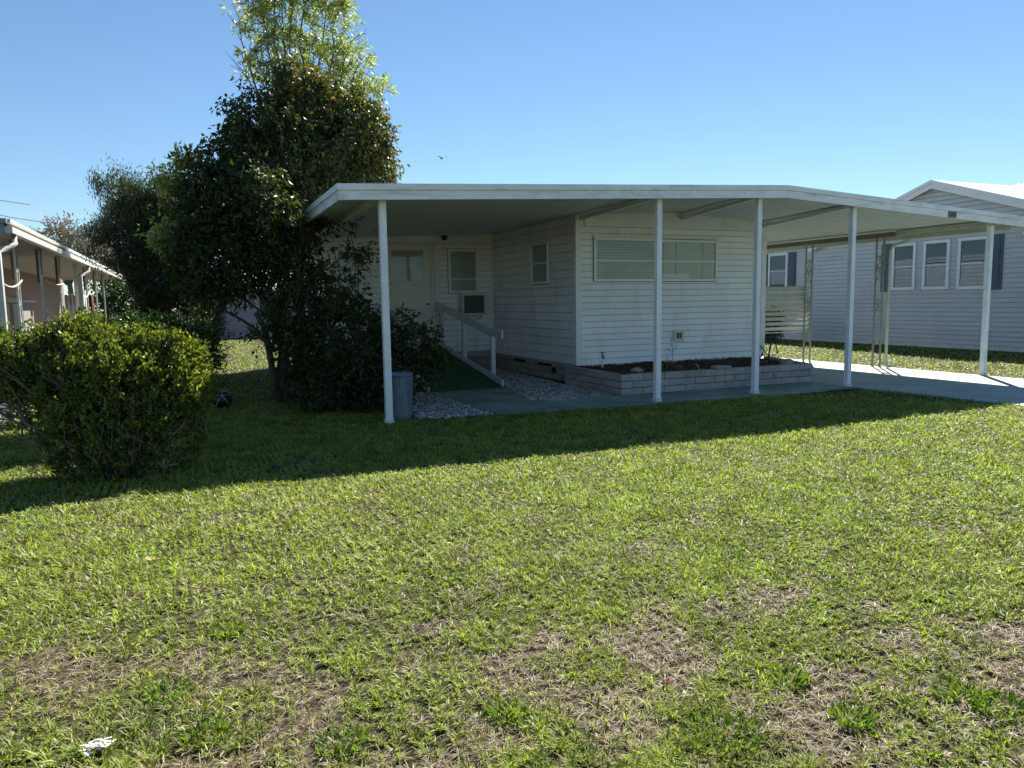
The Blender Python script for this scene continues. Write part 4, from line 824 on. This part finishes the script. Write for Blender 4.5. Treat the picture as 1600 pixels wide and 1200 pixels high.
# ================================================================== BIRD
t = thing('flying_bird', 'small dark bird flying in the clear sky above the carport roof', 'bird', (13.4, 40, 9.4))
b = MB(); b.blob((13.4, 40, 9.40), (.05, .16, .045), 5, 10, 8, 0)
b.add([(13.42, 39.94, 9.42), (13.42, 40.08, 9.42), (13.60, 40.02, 9.50), (13.60, 39.92, 9.50), (13.78, 39.98, 9.47)], [(0, 1, 2, 3), (3, 2, 4)])
b.add([(13.38, 39.94, 9.42), (13.38, 40.08, 9.42), (13.20, 40.02, 9.50), (13.20, 39.92, 9.50), (13.0, 39.98, 9.44)], [(0, 3, 2, 1), (3, 4, 2)])
b.add([(13.37, 40.1, 9.4), (13.43, 40.1, 9.4), (13.46, 40.26, 9.4), (13.34, 40.26, 9.4)], [(0, 1, 2, 3)]); b.build('body', M['black'], t)

# ================================================================== GRASS
fx, fy = .3992, .9169      # heading of the view on the ground
def covered(x, y):
    c = (x > np.where(y > 8.3, 9.93, 10.12)) & (x < 13.36) & (y < 19.5)
    c |= (x > 3.65) & (x < 10.7) & (y > 8.98 - (x - 3.7) * .07) & (y < 19.5)
    c |= (x > 2.62) & (x < 3.8) & (y > 9.12) & (y < 12)
    c |= (x > 2.55) & (x < 10.6) & (y > 15.5)
    c |= (x < -2.3) & (y > 11.2) & (y < 31)
    c |= (x > 19.6)
    return c
def dryness(x, y):
    d = vnoise(x, y, .8) * .26 + vnoise(x, y, 2.6) * .34 + vnoise(x, y, 7) * .40
    dist = x * fx + y * fy
    d = d + np.clip((2.95 - dist) * .20, -.15, .10)
    d = d + .14 * np.exp(-((x - 4.4) ** 2 / .6 + (y - 3.85) ** 2 / .05)) + .10 * np.exp(-((x - 3.1) ** 2 + (y - 9.0) ** 2) / .8)
    d = d - .10 * np.exp(-((x - 1.75) ** 2 + (y - 2.9) ** 2) / .35)
    return d
def scatter(n, dmin, dmax, p, spread=1.9):
    """n points inside the view wedge, density falling with distance^-p"""
    u = rng.random(n)
    if abs(p - 2) < 1e-6: d = dmin * (dmax / dmin) ** u
    else: e = 2 - p; d = (dmin ** e + u * (dmax ** e - dmin ** e)) ** (1 / e)
    a = (rng.random(n) - .5) * spread; x = d * (fx * np.cos(a) + fy * np.sin(a)); y = d * (fy * np.cos(a) - fx * np.sin(a)); return x, y, d
def blades(n, dmin, dmax, p, kind):
    x, y, d = scatter(n, dmin, dmax, p, 2.7 if dmin < 2 else 1.9); ok = ~covered(x, y); x, y, d = x[ok], y[ok], d[ok]; dr = dryness(x, y)
    gap = np.maximum(np.clip((vnoise(x, y, 14) - .38) * 3.2, .35, 1), np.clip((d - 3.2) / 1.6, 0, 1))
    keep = {'green': (rng.random(len(x)) > np.clip((dr - .515) * 5.0, .0, .88)) & (rng.random(len(x)) < gap), 'straw': rng.random(len(x)) < np.clip((dr - .36) * 4.5, .12, 1)}[kind]
    x, y, d, dr = x[keep], y[keep], d[keep], dr[keep]; n = len(x)
    # tufts: pull blades toward a coarse lattice of jittered centres
    cell = .06; gx = np.floor(x / cell); gy = np.floor(y / cell); h = np.sin(gx * 127.1 + gy * 311.7) * 43758.5; hx = h - np.floor(h); h2 = np.sin(gx * 269.5 + gy * 183.3) * 43758.5; hy = h2 - np.floor(h2)
    pull = .55; pull = np.clip(.6 - d * .05, .12, .5); x = x * (1 - pull) + (gx + hx) * cell * pull; y = y * (1 - pull) + (gy + hy) * cell * pull
    far = np.clip(d / 3.2, 1, 8) ** .62
    hd = rng.random(n) * 2 * np.pi
    if kind == 'green':
        L = (.020 + .042 * rng.random(n) ** 1.6) * (1 + .9 * (vnoise(x, y, 3.3) - .5)) * far ** .35; W = (.0032 + .0036 * rng.random(n)) * far; tilt = .4 + 1.0 * rng.random(n)
    else:
        L = (.022 + .035 * rng.random(n)) * far ** .5; W = (.0014 + .0016 * rng.random(n)) * far; tilt = 1.15 + .42 * rng.random(n)
    dx, dy = np.cos(hd), np.sin(hd); sx, sy = -dy, dx; z0 = np.where(kind == 'green', .0, .004) + .006 * rng.random(n)
    t2 = np.minimum(tilt + .45, 1.62); h1, v1 = L * .55 * np.sin(tilt), L * .55 * np.cos(tilt); h2_, v2 = h1 + L * .45 * np.sin(t2), v1 + L * .45 * np.cos(t2)
    tw = rng.random(n) * 1.2 - .6
    def pt(hh, vv, s): return np.stack([x + dx * hh + sx * s * np.cos(tw), y + dy * hh + sy * s * np.cos(tw), z0 + vv + s * np.sin(tw)], -1)
    V = np.stack([pt(0, 0, -W / 2), pt(0, 0, W / 2), pt(h1, v1, W / 2 * .9), pt(h1, v1, -W / 2 * .9), pt(h2_, np.maximum(v2, .002), 0 * W)], 1)
    V[..., 2] = np.maximum(V[..., 2], .001)
    b = np.arange(n)[:, None] * 5; F = np.concatenate([b + np.array([[0, 1, 2]]), b + np.array([[0, 2, 3]]), b + np.array([[3, 2, 4]])], 0)
    r = rng.random(n)[:, None]; q = vnoise(x, y, .9)[:, None]; q2 = np.clip((dr[:, None] - .3) * 2.2, 0, 1)
    if kind == 'green':
        c = np.array([[.14, .225, .03]]) * (1 - r) + np.array([[.31, .38, .05]]) * r
        c = c * np.array([[1.0, .96, 1.15]]); c = c * (1 - q * .35) + np.array([[.37, .39, .07]]) * q * .35; c = c * (1 - q2 * .3) + np.array([[.19, .18, .07]]) * q2 * .3
        c = c * (.62 + .76 * vnoise(x, y, 9))[:, None]; dead = rng.random(n) < .14; c[dead] = np.array([.36, .30, .16])
    else:
        c = np.array([[.24, .18, .13]]) * (1 - r) + np.array([[.55, .45, .34]]) * r; br_ = rng.random(n) < .2; c[br_] = np.array([.13, .075, .055])
    c = np.repeat(np.concatenate([c, np.ones((n, 1))], 1)[:, None], 5, 1).reshape(-1, 4)
    return V.reshape(-1, 3), F, c
def grass(name, label, sets):
    Vs, Fs, Cs, k = [], [], [], 0
    for s in sets:
        V, F, c = blades(*s); Vs.append(V); Fs.append(F + k); Cs.append(c); k += len(V)
    tag(fastmesh(name, np.concatenate(Vs), np.concatenate(Fs), M['grass'], None, np.concatenate(Cs)), label, 'grass', kind='stuff')
grass('lawn_grass', 'patchy green lawn grass covering the foreground and side yards', [(520000, 1.3, 4.2, 1.2, 'green'), (500000, 4.2, 12, 1.5, 'green'), (250000, 12, 45, 2, 'green')])
grass('dry_grass', 'pale dead grass and thatch showing between the green blades', [(300000, 1.3, 4.5, 1.2, 'straw'), (125000, 4.5, 12, 1.8, 'straw')])
# clumps of broad leaved weeds
for i, (x, y, s, l) in enumerate(((.09, 3.53, .75, 'dark green weed clump on the left side of the lawn, nearest the sunlit dry patch'), (-.15, 3.05, .8, 'bright weed tuft alone on the dry ground at the left'), (1.61, 1.93, 1.3, 'largest leafy weed clump at the bottom edge right of centre'), (2.57, 1.75, .9, 'weed clump by the bottom right corner'), (2.63, 1.62, 1.0, 'fine yellow green weed mat at the far bottom right'), (2.07, 1.80, .7, 'small weed clump left of the bottom right mat'), (2.08, 2.11, .7, 'weed tuft above the bare patch at lower right'), (-.02, 2.66, .7, 'weed clump right of the white litter'), (.4, 2.42, .8, 'low weed clump at the bottom edge left of centre'), (.98, 2.35, .7, 'weed tuft at the bottom edge near the centre'))):
    t = thing('weed_clump', l, 'weed', (x, y, 0), 'broad leaved weeds in the lawn'); n = int(150 * s); a = rng.random(n) * 6.28; r = np.sqrt(rng.random(n)) * .10 * s
    P = np.stack([x + np.cos(a) * r, y + np.sin(a) * r, .004 + .012 * rng.random(n)], 1); D = np.stack([np.cos(a), np.sin(a), .7 + .7 * rng.random(n)], 1) + rng.normal(size=(n, 3)) * .45; D[:, 2] = np.abs(D[:, 2])
    V, F = leaves_mesh(P, D, (.022 + .03 * rng.random(n)), (.007 + .007 * rng.random(n)), .2); fastmesh('foliage', V, F, M['leaf_weed'], t)
# litter
t = thing('paper_litter', 'shredded white scrap lying in the dry grass at the bottom left', 'litter', (-.38, 2.73, 0)); b = MB()
for k in range(46):
    p = Vector((-.42 + random.random() * .085, 2.76 - random.random() * .055, .02 + random.random() * .02)); a = random.uniform(-.9, .2); q = p + Vector((math.cos(a), math.sin(a), random.uniform(-.2, .3))) * random.uniform(.015, .035); b.beam(p, q, .006, .0015)
b.build('strips', M['paper'], t)
def fallen(x, y, m, l, s=.035):
    b = MB(); pts = []
    for k in range(10):
        a = k * .628; r = s * (1 if k % 2 else .62); pts.append((x + r * math.cos(a) * 1.2, y + r * math.sin(a), .028 + .008 * math.sin(k * 2.1)))
    b.prism(pts, (0, 0, .0015)); tag(b.build('fallen_leaf', M[m], None), l, 'leaf', 'fallen leaves on the lawn')
fallen(1.62, 2.27, 'redleaf', 'dark red fallen leaf on the lawn right of centre', .018); fallen(-.28, 4.74, 'yellowleaf', 'yellow fallen leaf on the lawn at the left')
# dry twigs heap at foot of round bush
t = thing('dry_clippings', 'small heap of pale dry twigs right of the foot of the round bush', 'clippings', (-.33, 7.45, 0)); b = MB()
for k in range(70):
    p = Vector((-.36 + random.gauss(0, .08), 7.5 + random.gauss(0, .06), .02 + random.random() * .05)); q = p + Vector((random.gauss(0, .05), random.gauss(0, .05), random.gauss(0, .02))); b.tube([p, q], .0025, 3)
b.build('twigs', M['rope'], t)
